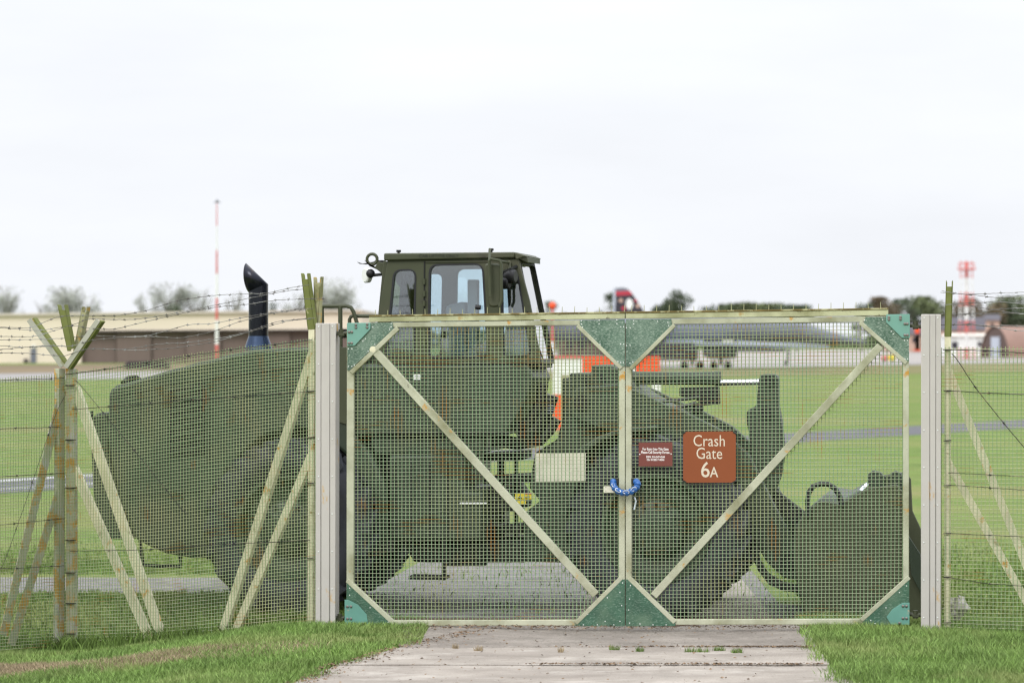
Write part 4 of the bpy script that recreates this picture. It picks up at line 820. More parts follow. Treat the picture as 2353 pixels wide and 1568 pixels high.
for i, s in enumerate([[(725, 500), (880, 510), (1050, 525), (1180, 522), (1480, 508), (1764, 495), (3400, 540)], [(740, 475), (880, 512), (1240, 543), (1400, 570), (1530, 565), (1764, 532), (3400, 520)], [(730, 632), (900, 640), (1200, 628), (1480, 615), (1764, 645), (3400, 640)],
        [(760, 660), (990, 640), (1150, 680), (1420, 715), (1620, 760), (1764, 770), (3400, 780)], [(730, 765), (1000, 772), (1200, 752), (1460, 705), (1600, 700), (1764, 695), (3400, 690)], [(870, 772), (1100, 775), (1380, 755), (1764, 765), (3400, 800)], [(730, 905), (880, 903), (1100, 890), (1250, 910), (1350, 922), (1520, 908), (1764, 918), (3400, 900)], [(900, 900), (1200, 912), (1480, 945), (1764, 988), (3400, 1010)]]):
    strand(rf, PRt, [c3(*x) for x in s], .03 if i % 2 else -.03, seed=80 + i)
for i, p in enumerate([[(2166, 803), (2250, 804.5), (2352, 810), (2640, 812)], [(2174, 897), (2260, 902), (2352, 906), (2640, 908)], [(2186, 806), (2240, 890), (2300, 965), (2380, 1060), (2480, 1190)], [(2178, 1085), (2352, 1094), (2640, 1100)], [(2178, 1113), (2352, 1125), (2640, 1130)], [(2178, 1224), (2352, 1232), (2640, 1240)], [(2178, 1325), (2270, 1340), (2352, 1345), (2640, 1350)]]):
    strand(rf, PRt, p, .024, 'strain', .35, .0032 if i < 3 else .0024, 'strain_wire', 100 + i)
mb = MB()
for v in (803, 897, 1012, 1115, 1225, 1325, 1430):
    q = strip(PRt, (2167, v), (2185, v - 1), 2.2, .016, .02); mb.add(q.v, q.f)
mb.build('wire_tie', 'strain', rf, kind='stuff')

# ------------------------------------------------------------------ wheel loader
YAW = R(9); LN = Vector((math.sin(YAW), math.cos(YAW), 0)); LH = Vector((math.cos(YAW), -math.sin(YAW), 0)); UP = Vector((0, 0, 1))
L0 = Vector(((655 - CU) / FPX * 27.35, 27.35, 0))
def lp_(u, v, w=0.0):
    r = ray(u, v); t = ((L0 + LN * w) - O).dot(LN) / r.dot(LN); return O + r * t
def lpz(pts, w0, w1, m_=None): return MB().prism([lp_(u, v, w0) for u, v in pts], LN * (w1 - w0))
gz = lp_(1080, 1420, 1.2); gz.z = -0.1
ld = thing('wheel_loader', 'dark olive army wheel loader parked behind the closed gate', 'loader', gz)
def P_(mb, n, m, bev=.01, par=None, **k): return mb.build(n, m, par or ld, bevel=bev, **k)

# wheels
def wheel(u, v, rpx, w, label=None):
    c = lp_(u, v, 0) if w == 0 else lp_(u, v, 0) + LN * w
    r = rpx / FPX * lp_(u, v, 0).y; c = Vector((c.x, c.y, r - 0.115)); wd = .54
    e = bpy.data.objects.new('wheel', None); COL.objects.link(e); e.parent = ld; e.location = c - wbase(ld); e.empty_display_size = .2
    mb = MB(); mb.lathe(c, LN, [(.10, r * .58), (.03, r * .70), (.02, r * .82), (.07, r * .93), (.13, r * .955), (wd - .13, r * .955), (wd - .07, r * .93), (wd - .02, r * .82), (wd - .03, r * .70), (wd - .10, r * .58)], 48)
    for k in range(22):
        for sd_ in (0, 1):
            a = 2 * math.pi * (k + .5 * sd_) / 22; rd_ = LH * math.cos(a) + UP * math.sin(a); tg = -LH * math.sin(a) + UP * math.cos(a)
            h0, h1 = (.03, wd * .53) if sd_ == 0 else (wd - .03, wd * .47)
            p0 = c + LN * h0 + rd_ * r * .93; p1 = c + LN * h1 + rd_ * r * .965 + tg * .13
            mb.prism([p0 - tg * .035 - rd_ * .12, p0 + tg * .035 - rd_ * .12, p0 + tg * .035 + rd_ * r * .04, p0 - tg * .035 + rd_ * r * .04], p1 - p0)
    P_(mb, 'tyre', 'tyre', 0, e)
    mb = MB(); mb.lathe(c, LN, [(.12, r * .585), (.07, r * .60), (.07, r * .56), (.16, r * .50), (.19, r * .34), (.10, r * .30), (.06, r * .20), (.06, 0)], 40); mb.lathe(c + LN * wd, -LN, [(.12, r * .585), (.07, r * .56), (.2, r * .3), (.2, 0)], 24); P_(mb, 'rim', 'green', 0, e)
    mb = MB()
    for k in range(12): a = k * math.pi / 6; mb.lathe(c + (LH * math.cos(a) + UP * math.sin(a)) * r * .26 + LN * .055, LN, [(0, 0), (0, .018), (.04, .018), (.04, 0)], 6)
    P_(mb, 'wheel_bolt', 'deep', 0, e, kind='stuff'); return e
wheel(655, 1211, 203, 0); wheel(655, 1211, 203, 1.97); wheel(1504, 1218, 213, 0); wheel(1504, 1218, 213, 1.97)

# rear body with hood
hood = [(250, 905), (254, 894), (266, 885), (300, 876), (378, 853), (455, 832), (531, 814), (585, 801.5), (640, 799.5), (715, 797.5), (815, 797), (815, 1000), (850, 1040), (885, 1110), (892, 1242), (840, 1242), (838, 1130), (800, 1050), (745, 1000), (680, 982), (600, 1005), (540, 1060), (492, 1150), (474, 1281), (440, 1281), (378, 1270), (332, 1249), (311, 1238), (278, 1150), (256, 1060), (245, 990)]
P_(lpz(hood, .42, 2.08), 'rear_body', 'green', .03)
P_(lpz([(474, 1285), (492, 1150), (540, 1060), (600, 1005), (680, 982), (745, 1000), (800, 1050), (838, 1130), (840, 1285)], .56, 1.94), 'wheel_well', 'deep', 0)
P_(lpz([(206, 962), (228, 946), (246, 948), (250, 1040), (282, 1150), (305, 1238), (238, 1238), (224, 1236), (212, 1110)], .55, 1.95), 'counterweight', 'green', .02)
P_(lpz([(186, 948), (206, 944), (206, 962), (188, 966)], .5, .62), 'tail_light', 'deep', .005)
# engine grille recess and slats
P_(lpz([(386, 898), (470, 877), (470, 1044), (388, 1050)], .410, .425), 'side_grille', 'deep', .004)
sl_ = P_(lpz([(391, 905), (464, 887), (464, 893), (391, 911)], .402, .412), 'grille_slat', 'green', 0)
for k in range(1, 8):
    o = sl_.copy(); COL.objects.link(o); o.parent = ld; o.location = Vector((0, 0, -k * 19 / FPX * 27.9))
for nm, a, b_, wpx in (('panel_seam', (252, 915), (407, 881), 2.2), ('panel_seam', (407, 881), (712, 838), 2.2), ('panel_seam', (480, 878), (480, 1060), 2), ('panel_seam', (712, 800), (712, 985), 2), ('panel_seam', (774, 882), (808, 882), 2), ('panel_seam', (772, 935), (808, 935), 2), ('panel_seam', (290, 1140), (470, 1128), 2)):
    a, b_ = Vector(a), Vector(b_); d = (b_ - a).normalized(); k = Vector((-d.y, d.x)) * wpx / 2
    P_(lpz([a + k, b_ + k, b_ - k, a - k], .413, .424), nm, 'deep', 0)
MB().tube([lp_(284, 880, .6), lp_(296, 869, .7), lp_(312, 868, .8), lp_(318, 872, .85)], .03, 8).build('fuel_cap', 'deep', ld)
mb = MB(); mb.tube([lp_(x, y, .5) for x, y in ((322, 1236), (324, 1262), (329, 1297), (372, 1299), (415, 1300), (414, 1276))], .018, 8); P_(mb, 'rear_step', 'deep', 0)
# exhaust
ex = lambda u, v: lp_(u, v, 1.2)
rE = 22.5 / FPX * ex(593, 720).y
mb = MB(); q0 = [ex(593.5, 772) + LH * math.cos(2 * math.pi * k / 28) * rE + LN * math.sin(2 * math.pi * k / 28) * rE for k in range(28)]; q1 = [ex(593.5, 662) + LH * math.cos(2 * math.pi * k / 28) * rE + LN * math.sin(2 * math.pi * k / 28) * rE + UP * math.cos(2 * math.pi * k / 28) * rE * .42 for k in range(28)]
mb.add(q0 + q1, [(k, (k + 1) % 28, 28 + (k + 1) % 28, 28 + k) for k in range(28)])
P_(mb, 'exhaust_stack', 'exhaust', 0)
# mitred tip: slanting section with a slash cut mouth
cj = ex(593.5, 662); nn = 28; dirv = (ex(566, 625) - ex(593.5, 662)); mb = MB(); a_, b_ = [], []; inn = []
for k in range(nn):
    th = 2 * math.pi * k / nn; x = math.cos(th) * rE; y = math.sin(th) * rE
    base = cj + LH * x + LN * y + UP * (x * .42)
    tt = (x / rE + 1) / 2                                 # 0 at the mouth side, 1 at the outer bend
    tip = cj + LH * (-.092 - .026 * tt - .016 * math.sin(th) ** 2) + UP * (-.0386 + tt * .276) + LN * y
    a_.append(base); b_.append(tip)
mb.add(a_ + b_, [(k, (k + 1) % nn, nn + (k + 1) % nn, nn + k) for k in range(nn)]); o = P_(mb, 'exhaust_tip', 'exhaust', 0); sd2 = o.modifiers.new('wall', 'SOLIDIFY'); sd2.thickness = .006; sd2.offset = -1
mb = MB(); mb.lathe(ex(593.5, 803), UP, [(0, rE * 1.42), (.02, rE * 1.4), (.125, rE * 1.02), (.13, rE * 1.02)], 28); P_(mb, 'exhaust_collar', 'collar', 0)
# hand rails
rail = lambda pts, w_, r=.02: P_(MB().tube([lp_(x, y, w_) for x, y in pts], r, 10), 'hand_rail', 'olive', 0)
rail([(700, 704), (738, 703), (796, 702.5), (806, 706), (812, 716), (820, 742), (830, 790)], .46, .018)
rail([(781.5, 703), (782, 800), (783, 960)], .46, .021); rail([(803, 760), (803, 733), (806, 727), (812, 725.5), (868, 726)], .5, .017); rail([(740, 703), (742, 800)], .46, .016)
P_(lpz([(773, 797), (796, 797), (796, 975), (773, 968)], .405, .42), 'side_panel', 'olive', .004)

# cab -------------------------------------------------------------------
c5 = lambda x, y: (778 + x * .2192, 560.9 + y * .2192)
WN, WF = .52, 1.96
outer = [(890.5, 598), (1190, 594.5), (1216, 690), (1244, 836), (866, 836), (869, 724)]
w1 = rounded([(907, 622), (953, 621), (949, 818), (887, 818)], 15); w2 = rounded([(988.5, 610), (1107, 608), (1119, 819.5), (985, 820.7)], 17); w3 = rounded([(1153, 621), (1186, 622), (1218, 815), (1156, 816)], 15)
def cabwall(w_, name):
    sh = LN * (w_ - WN); f = lambda pts: [lp_(x, y, WN) + sh for x, y in pts]
    return P_(MB().holed(f(outer), [f(w1), f(w2)] + ([f(w3)] if w3 is not w2 else []), LN * .05), name, 'olive', .004)
cabwall(WN, 'cab_wall'); outer = [(890.5, 598), (1146, 596), (1186, 836), (866, 836), (869, 724)]; W3 = w3; w3 = w2; cabwall(WF - .05, 'cab_wall'); w3 = W3
def grow(pts, k):
    c = Vector((sum(p[0] for p in pts) / len(pts), sum(p[1] for p in pts) / len(pts))); n = len(pts); o = []
    for i in range(n):
        t_ = (Vector(pts[(i + 1) % n]) - Vector(pts[i - 1])).normalized(); q = Vector((t_.y, -t_.x)); q = q if q.dot(Vector(pts[i]) - c) > 0 else -q; o.append(tuple(Vector(pts[i]) + q * k))
    return o
for w_, ww in ((WN, 0), (WF - .05, 1)):
    for k, win in enumerate((w1, w2, w3)[:3 - ww]):
        sh = LN * (w_ - WN); f = lambda pts: [lp_(x, y, WN) + sh for x, y in pts]
        wo = P_(MB().holed([p - LN * .006 for p in f(grow(win, 3.4))], [[p - LN * .006 for p in f(grow(win, -.4))]], LN * .062), 'window', 'seal', 0)
        mb = MB(); mb.prism([p + LN * .022 for p in f(grow(win, -.2))], LN * .006); P_(mb, 'window_pane', 'glass', 0, par=wo, smooth=False)
sW = lambda u, v, w_: lp_(u, v, WN) + LN * (w_ - WN)
# rear wall with window, and the front with its windscreen (front corners drawn in)
def quadwall(a, b_, wa, wb, inset, name, m, th):
    A, B, C, D = sW(*a, wa), sW(*a, wb), sW(*b_, wb), sW(*b_, wa)
    P = lambda s, t_: (A.lerp(B, s)).lerp(D.lerp(C, s), t_)
    i0, i1, j0, j1 = inset; n = (B - A).cross(D - A).normalized()
    if n.dot(LH) < 0: n = -n
    hole = rounded([(i0, j0), (i1, j0), (i1, j1), (i0, j1)], .05)
    P_(MB().holed([A, B, C, D], [[P(s, t_) for s, t_ in hole]], -n * th), name, m, .004)
    mb = MB(); mb.prism([P(s, t_) - n * th * .5 for s, t_ in hole], -n * .005); P_(mb, 'window_pane', 'screen' if name[0] == 'w' else 'glass', 0, smooth=False)
    P_(MB().holed([P(s, t_) + n * .004 for s, t_ in rounded([(i0 - .015, j0 - .012), (i1 + .015, j0 - .012), (i1 + .015, j1 + .012), (i0 - .015, j1 + .012)], .06)], [[P(s, t_) + n * .004 for s, t_ in hole]], -n * (th + .008)), 'window_seal', 'seal', 0)
    return P
quadwall((1192, 597), (1241, 836), WN + .02, WN + .94, (.06, .955, .035, .955), 'windscreen_frame', 'olive', .045)
quadwall((889, 600), (866, 836), WN + .05, WF - .05, (.12, .88, .10, .75), 'cab_rear_wall', 'olive', .045)
# corner filler between side wall and drawn-in windscreen on the far side
P_(MB().prism([sW(1192, 597, WN + .94), sW(1241, 836, WN + .94), sW(1180, 836, WF - .01), sW(1140, 597, WF - .01)], LH * -.04), 'corner_panel', 'olive', 0)
P_(MB().prism([sW(866, 833, WN + .06), sW(1236, 833, WN + .06), sW(1236, 833, WN + .9), sW(1180, 833, WF - .06), sW(866, 833, WF - .06)], UP * -.05), 'cab_floor', 'deep', 0)
# roof slab, sloped visor
mb = MB(); mb.prism([sW(x, y, WN - .03) for x, y in ((883, 581.7), (1183.5, 579), (1183.5, 592.5), (890, 598.6), (883, 598.6))], LN * (WF - WN - .1)); P_(mb, 'cab_roof', 'olive', .012)
mb = MB(); mb.prism([sW(x, y, WN - .03) for x, y in ((1184, 579), (1200, 584.5), (1208, 588), (1188, 596.5), (1184, 592.5))], LN * (WN - WN + .98)); P_(mb, 'roof_edge', 'olive', .008)
mb = MB(); A = [sW(1187, 580.5, WN), sW(1187, 580.5, WN + .97), sW(1206, 588, WN + .93), sW(1208, 590, WN + .1)]; mb.prism(A, Vector((0, 0, -.05))); P_(mb, 'visor', 'olive', .005)
for u, v in ((901, 577.5), (1116, 574)): P_(MB().lathe(sW(u, v + 7, WN + .3), UP, [(0, .012), (.03, .012), (.03, .022), (.05, .022), (.05, 0)], 10), 'roof_bolt', 'deep', 0)
o_ = sW(1009, 588.3, WN - .034)
k_ = 27.5 / FPX
text_mb('CAB LIFT/TIE ONLY', 9.6 * k_, o_, LH, UP, squeeze=1.12).build('lettering', 'stencil', ld, smooth=False)
# door gap, hinges, handle, seam
for q in ([(973.5, 600), (976.5, 600), (975, 836), (972, 836)],): P_(lpz(q, WN - .006, WN + .01), 'door_gap', 'deep', 0)
P_(lpz([(977.5, 601), (1125, 599), (1125, 602), (977.5, 604)], WN - .01, WN + .01), 'door_frame', 'olive', .003)
for v in (640, 668, 690, 780): P_(MB().tube([lp_(974.5, v, WN - .01), lp_(974.3, v + 13, WN - .01)], .014, 8), 'door_hinge', 'olive', 0)
P_(lpz([(866, 832.5), (1246, 832.5), (1246, 836), (866, 836)], WN - .012, WN + .01), 'cab_seam', 'deep', 0)
P_(lpz([(949, 859.5), (967, 859.5), (967, 872), (949, 872)], .43, .45), 'data_label', 'white', .001); 
for v in (863, 867): P_(lpz([(952, v), (964, v), (964, v + 1.2), (952, v + 1.2)], .428, .4301), 'label_print', 'stencil', 0)
mb = MB(); mb.tube([lp_(1092, 705, WN - .03), lp_(1104, 706, WN - .03)], .022, 10); P_(mb, 'door_handle', 'black', 0)
# interior: seat, headrest, steering wheel, rear blind
P_(MB().prism([sW(x, y, 1.0) for x, y in ((1002, 700), (1045, 690), (1052, 820), (1000, 820))], LN * .45), 'seat_back', 'interior', .03)
P_(MB().prism([sW(x, y, 1.05) for x, y in ((1040, 790), (1115, 785), (1115, 815), (1040, 820))], LN * .4), 'seat', 'interior', .03)
P_(MB().prism([sW(x, y, .95) for x, y in ((1055, 640), (1078, 640), (1078, 830), (1055, 830))], LN * .12), 'control_column', 'interior', .01)
P_(MB().prism([sW(x, y, .7) for x, y in ((1160, 720), (1208, 770), (1222, 830), (1140, 830))], LN * .7), 'dashboard', 'interior', .01)
P_(MB().prism([sW(x, y, WF - .12) for x, y in ((1085, 604), (1140, 602), (1150, 680), (1125, 676), (1108, 640))], LN * .03), 'blind', 'trimcloth', 0)
P_(MB().prism([sW(x, y, WF - .12) for x, y in ((896, 606), (938, 604), (920, 640), (900, 660))], LN * .03), 'blind', 'trimcloth', 0)
P_(MB().prism([sW(x, y, WF - .14) for x, y in ((1120, 690), (1150, 640), (1172, 800), (1125, 812))], LN * .03), 'blind', 'trimcloth', 0)
c = sW(1148, 745, 1.25); t1 = (LH * .35 + UP * .94).normalized(); ax = t1
P_(MB().tube([c + (LN * math.cos(a) + LH * math.sin(a) * .9 + UP * math.sin(a) * -.35) * .2 for a in np.linspace(0, 2 * math.pi, 25)], .014, 6, False), 'steering_wheel', 'black', 0)
# mirror with tube frame in front of the door pillar
mr = [lp_(x, y, WN - .28) for x, y in rounded([(1112, 604), (1151, 606), (1150, 704), (1122, 706)], 11)]
P_(MB().prism(mr, LN * .06), 'mirror', 'olive', .015)
mb = MB(); mb.tube([lp_(x, y, WN - .33) for x, y in ((1126, 680), (1124, 600), (1127, 594.5), (1148, 598.5), (1151, 606), (1152, 690), (1147, 703))], .014, 8); mb.tube([lp_(1124, 600, WN - .33), lp_(1125, 572, WN - .2)], .012, 8); mb.tube([lp_(1150, 600, WN - .33), lp_(1172, 604, WN + .02)], .012, 8); P_(mb, 'mirror_bracket', 'olive', 0)
# front work lights
for u, v, s in ((1174, 635, 1), (1160, 650, .9)):
    cc = lp_(u, v, WN - .12); P_(MB().lathe(cc - LH * .06, (LH - LN * .25), [(0, 0), (0, .035 * s), (.05, .062 * s), (.10, .062 * s), (.11, .05 * s), (.11, 0)], 16), 'work_light', 'black', 0)
P_(MB().tube([lp_(1170, 600, WN - .02), lp_(1170, 626, WN - .10)], .014, 8), 'light_bracket', 'olive', 0)
P_(MB().tube([lp_(1150, 628, WN - .05), lp_(1174, 618, WN - .10), lp_(1186, 612, WN)], .016, 8), 'light_bracket', 'deep', 0)
# lift eye and rear work light
cc = lp_(854.7, 595.3, WN + .1); mb = MB(); th = np.linspace(0, 2 * math.pi, 29); mb.tube([cc + (LH * math.cos(a) + UP * math.sin(a)) * .0475 for a in th], .0145, 8, False); P_(mb, 'lift_eye', 'olive', 0)
P_(lpz([(842, 602), (850, 611), (862, 612), (868, 601), (891, 605), (890, 632), (880, 632), (873, 625), (858, 613)], WN + .08, WN + .12), 'eye_bracket', 'olive', .004)
P_(lpz([(820, 601.5), (832, 605.5), (858, 601), (862, 598), (884, 597.5), (884, 604), (840, 607), (826, 606)], WN + .25, WN + .29), 'light_bracket', 'deep', 0)
cc = lp_(844, 632, WN + .2); P_(MB().lathe(cc, (-LH - LN * .75), [(-.02, 0), (-.02, .068), (.02, .072), (.03, .06), (.03, 0)], 20), 'work_light', 'white', 0)
P_(MB().ball(lp_(851, 628, WN + .12), .042, 10), 'lamp_housing', 'black', 0)
P_(MB().tube([lp_(858, 632, WN + .12), lp_(878, 630, WN + .1)], .014, 8), 'light_bracket', 'deep', 0)
# wiper
P_(MB().tube([sW(1212, 716, WN + .0) - LN * .02, sW(1219, 760, WN + .12), sW(1238, 826, WN + .25)], .008, 6), 'wiper', 'black', 0)

# platform below the cab, tanks, steps -------------------------------------
P_(lpz([(815, 838), (1212, 838), (1226, 868), (1206, 930), (1160, 1000), (815, 1000)], .44, 1.5), 'cab_base', 'green', .02)
P_(lpz([(852, 1003), (1110, 1003), (1110, 1040), (1070, 1042), (860, 1042)], .50, 1.98), 'side_skirt', 'green', .01)
P_(lpz([(893, 1044), (1066, 1044), (1066, 1128), (1110, 1130), (1110, 1242), (893, 1242)], .46, 2.0), 'fuel_tank', 'green', .03)
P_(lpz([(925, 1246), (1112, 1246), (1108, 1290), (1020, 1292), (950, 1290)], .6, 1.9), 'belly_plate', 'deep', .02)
for a, b_ in (((868, 992), (1180, 992)),): P_(lpz([a, b_, (b_[0], b_[1] + 4), (a[0], a[1] + 4)], .432, .445), 'panel_seam', 'deep', 0)
P_(lpz([(1056, 1153.5), (1118, 1153.5), (1118, 1157), (1056, 1157)], .44, .45), 'reflective_strip', 'white', 0)
mb = MB()
for q in ([(1014, 1240), (1022, 1240), (1022, 1332), (1014, 1332)],): mb2 = lpz(q, .35, .40); mb.add(mb2.v, mb2.f)
mb2 = lpz([(938, 1322), (1022, 1324), (1022, 1331), (938, 1330)], .3, .55); mb.add(mb2.v, mb2.f); mb2 = lpz([(1022, 1294), (1112, 1293), (1112, 1300), (1022, 1300)], .5, .7); mb.add(mb2.v, mb2.f); P_(mb, 'step', 'deep', .004)
for u in (905, 945, 985, 1025): P_(lpz([(u, 1062), (u + 4, 1062), (u + 4, 1230), (u, 1230)], .45, .462), 'tank_rib', 'deep', 0)
# articulation joint: stacked hitch plates with gaps between them
for q, a, b_ in (([(1110, 1042), (1200, 1036), (1200, 1056), (1110, 1058)], 1.0, 1.6), ([(1110, 1096), (1230, 1090), (1230, 1108), (1110, 1112)], .9, 1.6), ([(1110, 1122), (1170, 1118), (1190, 1150), (1186, 1174), (1110, 1172)], .8, 1.7), ([(1110, 1214), (1200, 1208), (1200, 1226), (1110, 1226)], .9, 1.6), ([(1104, 1240), (1205, 1240), (1205, 1292), (1100, 1292)], .8, 1.7)):
    P_(lpz(q, a, b_), 'hitch_plate', 'deep', .01)
for u, w_ in ((1150, 1.2), (1186, 1.5)): P_(MB().tube([lp_(u, 1040, w_), lp_(u, 1245, w_)], .035 if u == 1150 else .02, 10), 'hitch_pin', 'deep', 0)
P_(MB().tube([lp_(x, y, .8) for x, y in ((1112, 1190), (1150, 1182), (1168, 1190), (1166, 1202), (1140, 1206), (1112, 1200))], .013, 8), 'hydraulic_hose', 'black', 0)
P_(MB().tube([lp_(x, y, .75) for x, y in ((1130, 1010), (1190, 1018), (1240, 1010), (1262, 985), (1276, 960))], .06, 10), 'hydraulic_hose', 'black', 0)
P_(MB().tube([lp_(x, y, .7) for x, y in ((1190, 1000), (1225, 985), (1250, 940), (1262, 905))], .09, 12), 'intake_hose', 'black', 0)
P_(MB().tube([lp_(x, y, .62) for x, y in ((1180, 985), (1215, 968), (1240, 925), (1248, 880))], .05, 10), 'hydraulic_hose', 'black', 0)
mb = MB()
for k in range(7): mb.lathe(lp_(1262, 950 - k * 6, .66), UP, [(0, .03), (.006, .048), (.012, .03)], 16)
P_(mb, 'spring_guard', M['aircraft_lt'], 0)

# front frame -------------------------------------------------------------
tower = [(1228, 1040), (1280, 1008), (1291, 960), (1291, 868), (1308, 868), (1308, 856.5), (1358, 856.5), (1358, 838), (1400, 838), (1420, 846), (1440, 868), (1470, 900), (1640, 1000), (1655, 1250), (1500, 1290), (1300, 1292), (1205, 1290), (1200, 1180), (1240, 1150), (1215, 1120)]
P_(lpz(tower, .78, 1.75), 'front_frame', 'green', .02)
P_(lpz([(1300, 1065), (1330, 1030), (1370, 1004), (1420, 985), (1504, 978), (1504, 988), (1425, 995), (1378, 1014), (1340, 1040), (1312, 1072)], .15, .8), 'front_fender', 'green', .01)
P_(lpz([(1228.5, 1041), (1345, 1039.5), (1345, 1104.5), (1228.5, 1106)], -.05, -.03), 'plate_board', 'cream', .003)
P_(lpz([(1183, 1132.5), (1221, 1131.5), (1221, 1146), (1183, 1147)], .74, .75), 'warning_label', 'yellow', .001); P_(lpz([(1186, 1148.5), (1208, 1148), (1208, 1158), (1186, 1158.5)], .74, .75), 'warning_label', 'yellow', .001)
P_(lpz([(1206, 1131.6), (1221, 1131.4), (1221, 1134), (1206, 1134.2)], .735, .745), 'warning_label', 'red', 0)
P_(lpz([(1190, 1144), (1194.5, 1136), (1199, 1144)], .735, .745), 'label_print', 'stencil', 0); P_(lpz([(1206, 1140), (1216, 1139), (1216, 1142), (1206, 1143)], .735, .745), 'label_print', 'stencil', 0)
arm = [(1310, 905), (1325, 890), (1420, 882), (1470, 900), (1529, 929), (1565, 941), (1654, 986), (1722, 1045), (1773, 1150), (1812, 1222), (1845, 1290), (1848, 1336), (1800, 1326), (1762, 1292), (1736, 1250), (1700, 1170), (1625, 1075), (1500, 1012), (1380, 985), (1310, 955)]
P_(lpz(arm, .60, .72), 'lift_arm', 'green', .012)
P_(MB().prism([lp_(x, y, .60) + LN * 1.22 for x, y in arm], LN * .12), 'lift_arm', 'green', .012)
for u, v in ((1335, 925), (1812, 1290)): P_(MB().lathe(lp_(u, v, .58), LN, [(0, 0), (0, .07), (.03, .075), (1.34, .075), (1.38, .07), (1.38, 0)], 20), 'arm_pin', 'deep', 0)
# tilt cylinder and bell crank
P_(MB().tube([lp_(1400, 868, 1.15), lp_(1560, 868, 1.15), lp_(1648, 869, 1.15)], .062, 20), 'tilt_cylinder', 'green', 0)
P_(MB().tube([lp_(1642, 869, 1.15), lp_(1655, 869, 1.15)], .07, 20), 'cylinder_gland', 'green', 0)
P_(MB().tube([lp_(1652, 879, 1.15), lp_(1750, 877, 1.15)], .026, 16), 'cylinder_rod', 'chrome', 0)
P_(lpz([(1560, 890), (1650, 888), (1652, 928), (1612, 932), (1596, 915), (1560, 910)], 1.1, 1.25), 'valve_block', 'deep', .01)
for pts, w_, r in (([(1410, 870), (1450, 915), (1520, 946), (1580, 950), (1604, 940)], .95, .020), ([(1420, 880), (1480, 925), (1548, 939), (1600, 925)], .9, .018), ([(1440, 905), (1500, 925), (1560, 918), (1606, 912)], 1.0, .016), ([(1380, 860), (1396, 900), (1430, 960)], .74, .015), ([(1345, 862), (1352, 900), (1366, 970)], .76, .015)):
    q = [lp_(x, y, w_) for x, y in pts]; P_(MB().tube(q, r, 8), 'hydraulic_hose', 'black', 0)
P_(MB().ball(lp_(1602, 938, .95), .055, 10), 'hose_coupling', 'deep', 0)
crank = rounded([(1743, 867), (1751, 858.6), (1779, 858.6), (1787.5, 867), (1787.5, 931), (1795.5, 976), (1801.6, 1040), (1791.5, 1097), (1771, 1150), (1735, 1150), (1727, 1077), (1723, 1024), (1721, 1000), (1715, 972), (1715, 943), (1737, 931), (1741, 887)], 6)
P_(lpz(crank, 1.05, 1.30), 'bell_crank', 'green', .012)
P_(MB().lathe(lp_(1765, 874, 1.0), LN, [(0, 0), (0, .045), (.35, .045), (.35, 0)], 16), 'crank_pin', 'deep', 0); P_(MB().lathe(lp_(1760, 945, 1.0), LN, [(0, 0), (0, .055), (.35, .055), (.35, 0)], 16), 'crank_pin', 'deep', 0)
P_(lpz([(1740, 1120), (1775, 1120), (1880, 1200), (1885, 1230), (1850, 1235)], 1.1, 1.25), 'link_rod', 'deep', .01)
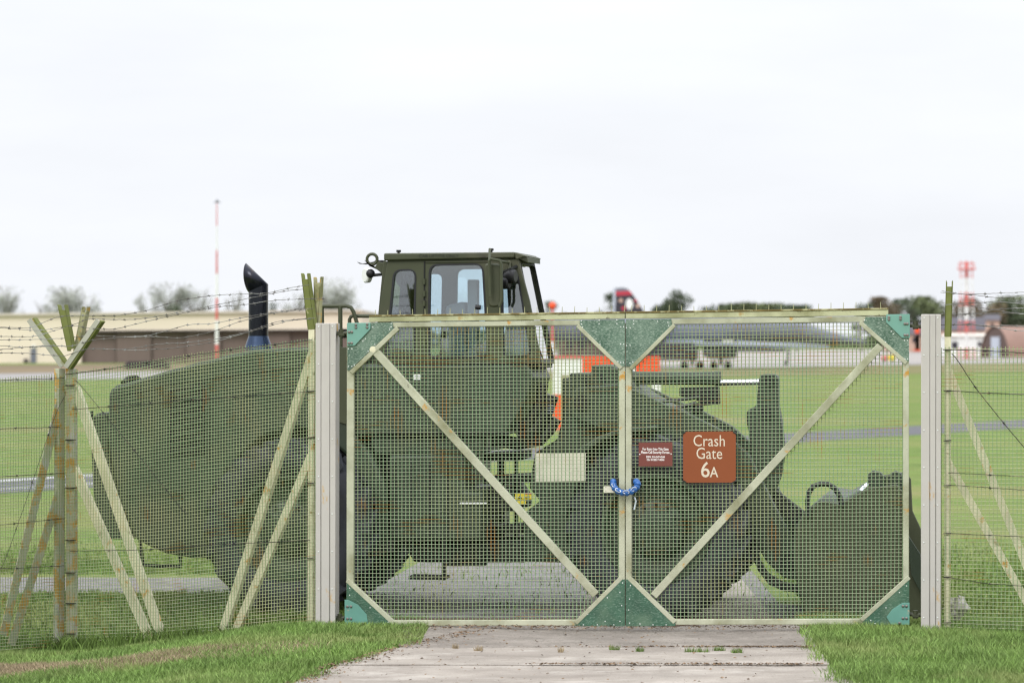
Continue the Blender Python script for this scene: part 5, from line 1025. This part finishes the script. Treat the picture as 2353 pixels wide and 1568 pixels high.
# bucket ------------------------------------------------------------------
bk = [(1830, 1212), (1848, 1176), (1884, 1150), (1929, 1157), (1985, 1126), (1993, 1121), (2060, 1112), (2074, 1130), (2078, 1210), (2096, 1248), (2128, 1330), (2150, 1408), (2146, 1432), (1864, 1434), (1848, 1405), (1832, 1340), (1824, 1270)]
P_(lpz(bk, .0, .05), 'bucket_side', 'olive', .008)
P_(MB().prism([lp_(x, y, 0) + LN * 2.55 for x, y in bk], LN * .05), 'bucket_side', 'olive', .008)
shell = [(1985, 1128), (1929, 1160), (1884, 1153), (1850, 1178), (1828, 1214), (1824, 1270), (1834, 1342), (1850, 1404), (1866, 1431), (2147, 1430)]
ss = [lp_(x, y, .05) for x, y in shell]; mb = MB(); n = len(ss); mb.add(ss + [p + LN * 2.5 for p in ss], [(i, i + 1, n + i + 1, n + i) for i in range(n - 1)]); o = P_(mb, 'bucket_shell', 'green', 0); sd2 = o.modifiers.new('wall', 'SOLIDIFY'); sd2.thickness = .03; sd2.offset = 0
P_(lpz([(2086, 1229), (2114, 1272), (2150, 1400), (2140, 1408), (2092, 1318)], -.03, .0), 'side_cutter', 'green', .004)
P_(MB().prism([lp_(2080, 1436, 0), lp_(2158, 1436, 0), lp_(2158, 1430, 0), lp_(2080, 1426, 0)], LN * 2.6), 'cutting_edge', 'deep', 0)
for q in ([(1992, 1122), (1992, 1090), (2004, 1080), (2020, 1083), (2034, 1095), (2034, 1118)], [(2040, 1118), (2040, 1092), (2056, 1080), (2071, 1088), (2076, 1130)]): P_(lpz(q, .25, .37), 'bucket_lug', 'green', .01)
P_(MB().tube([lp_(1976, 1128, .1), lp_(1992, 1112, .15)], .02, 8), 'bucket_ram', 'chrome', 0)
P_(MB().tube([lp_(x, y, -.03) for x, y in ((1856, 1185), (1855, 1150), (1858, 1130), (1868, 1116), (1884, 1110.5), (1902, 1111), (1918, 1121), (1928, 1138), (1934, 1160))], .024, 10), 'bucket_hose', 'black', 0)
P_(lpz([(1726, 1262), (1740, 1258), (1744, 1285), (1762, 1315), (1790, 1334), (1834, 1346), (1834, 1360), (1800, 1357), (1766, 1342), (1742, 1312), (1730, 1285)], .3, .42), 'bucket_stop', 'deep', .006)

# crumpled wrapper lying by the right gate post
c = GP.pt(2201, 1396, -.5); rg = random.Random(2); bm_ = MB().ball(c, .085, 10)
bm_.v = [tuple(Vector(p) + (Vector(p) - c) * rg.uniform(-.45, .35)) for p in bm_.v]
o = bm_.build('wrapper', 'wrapper', smooth=False); tag(o, 'crumpled pale plastic wrapper in the grass right of the clean gate post', 'litter')
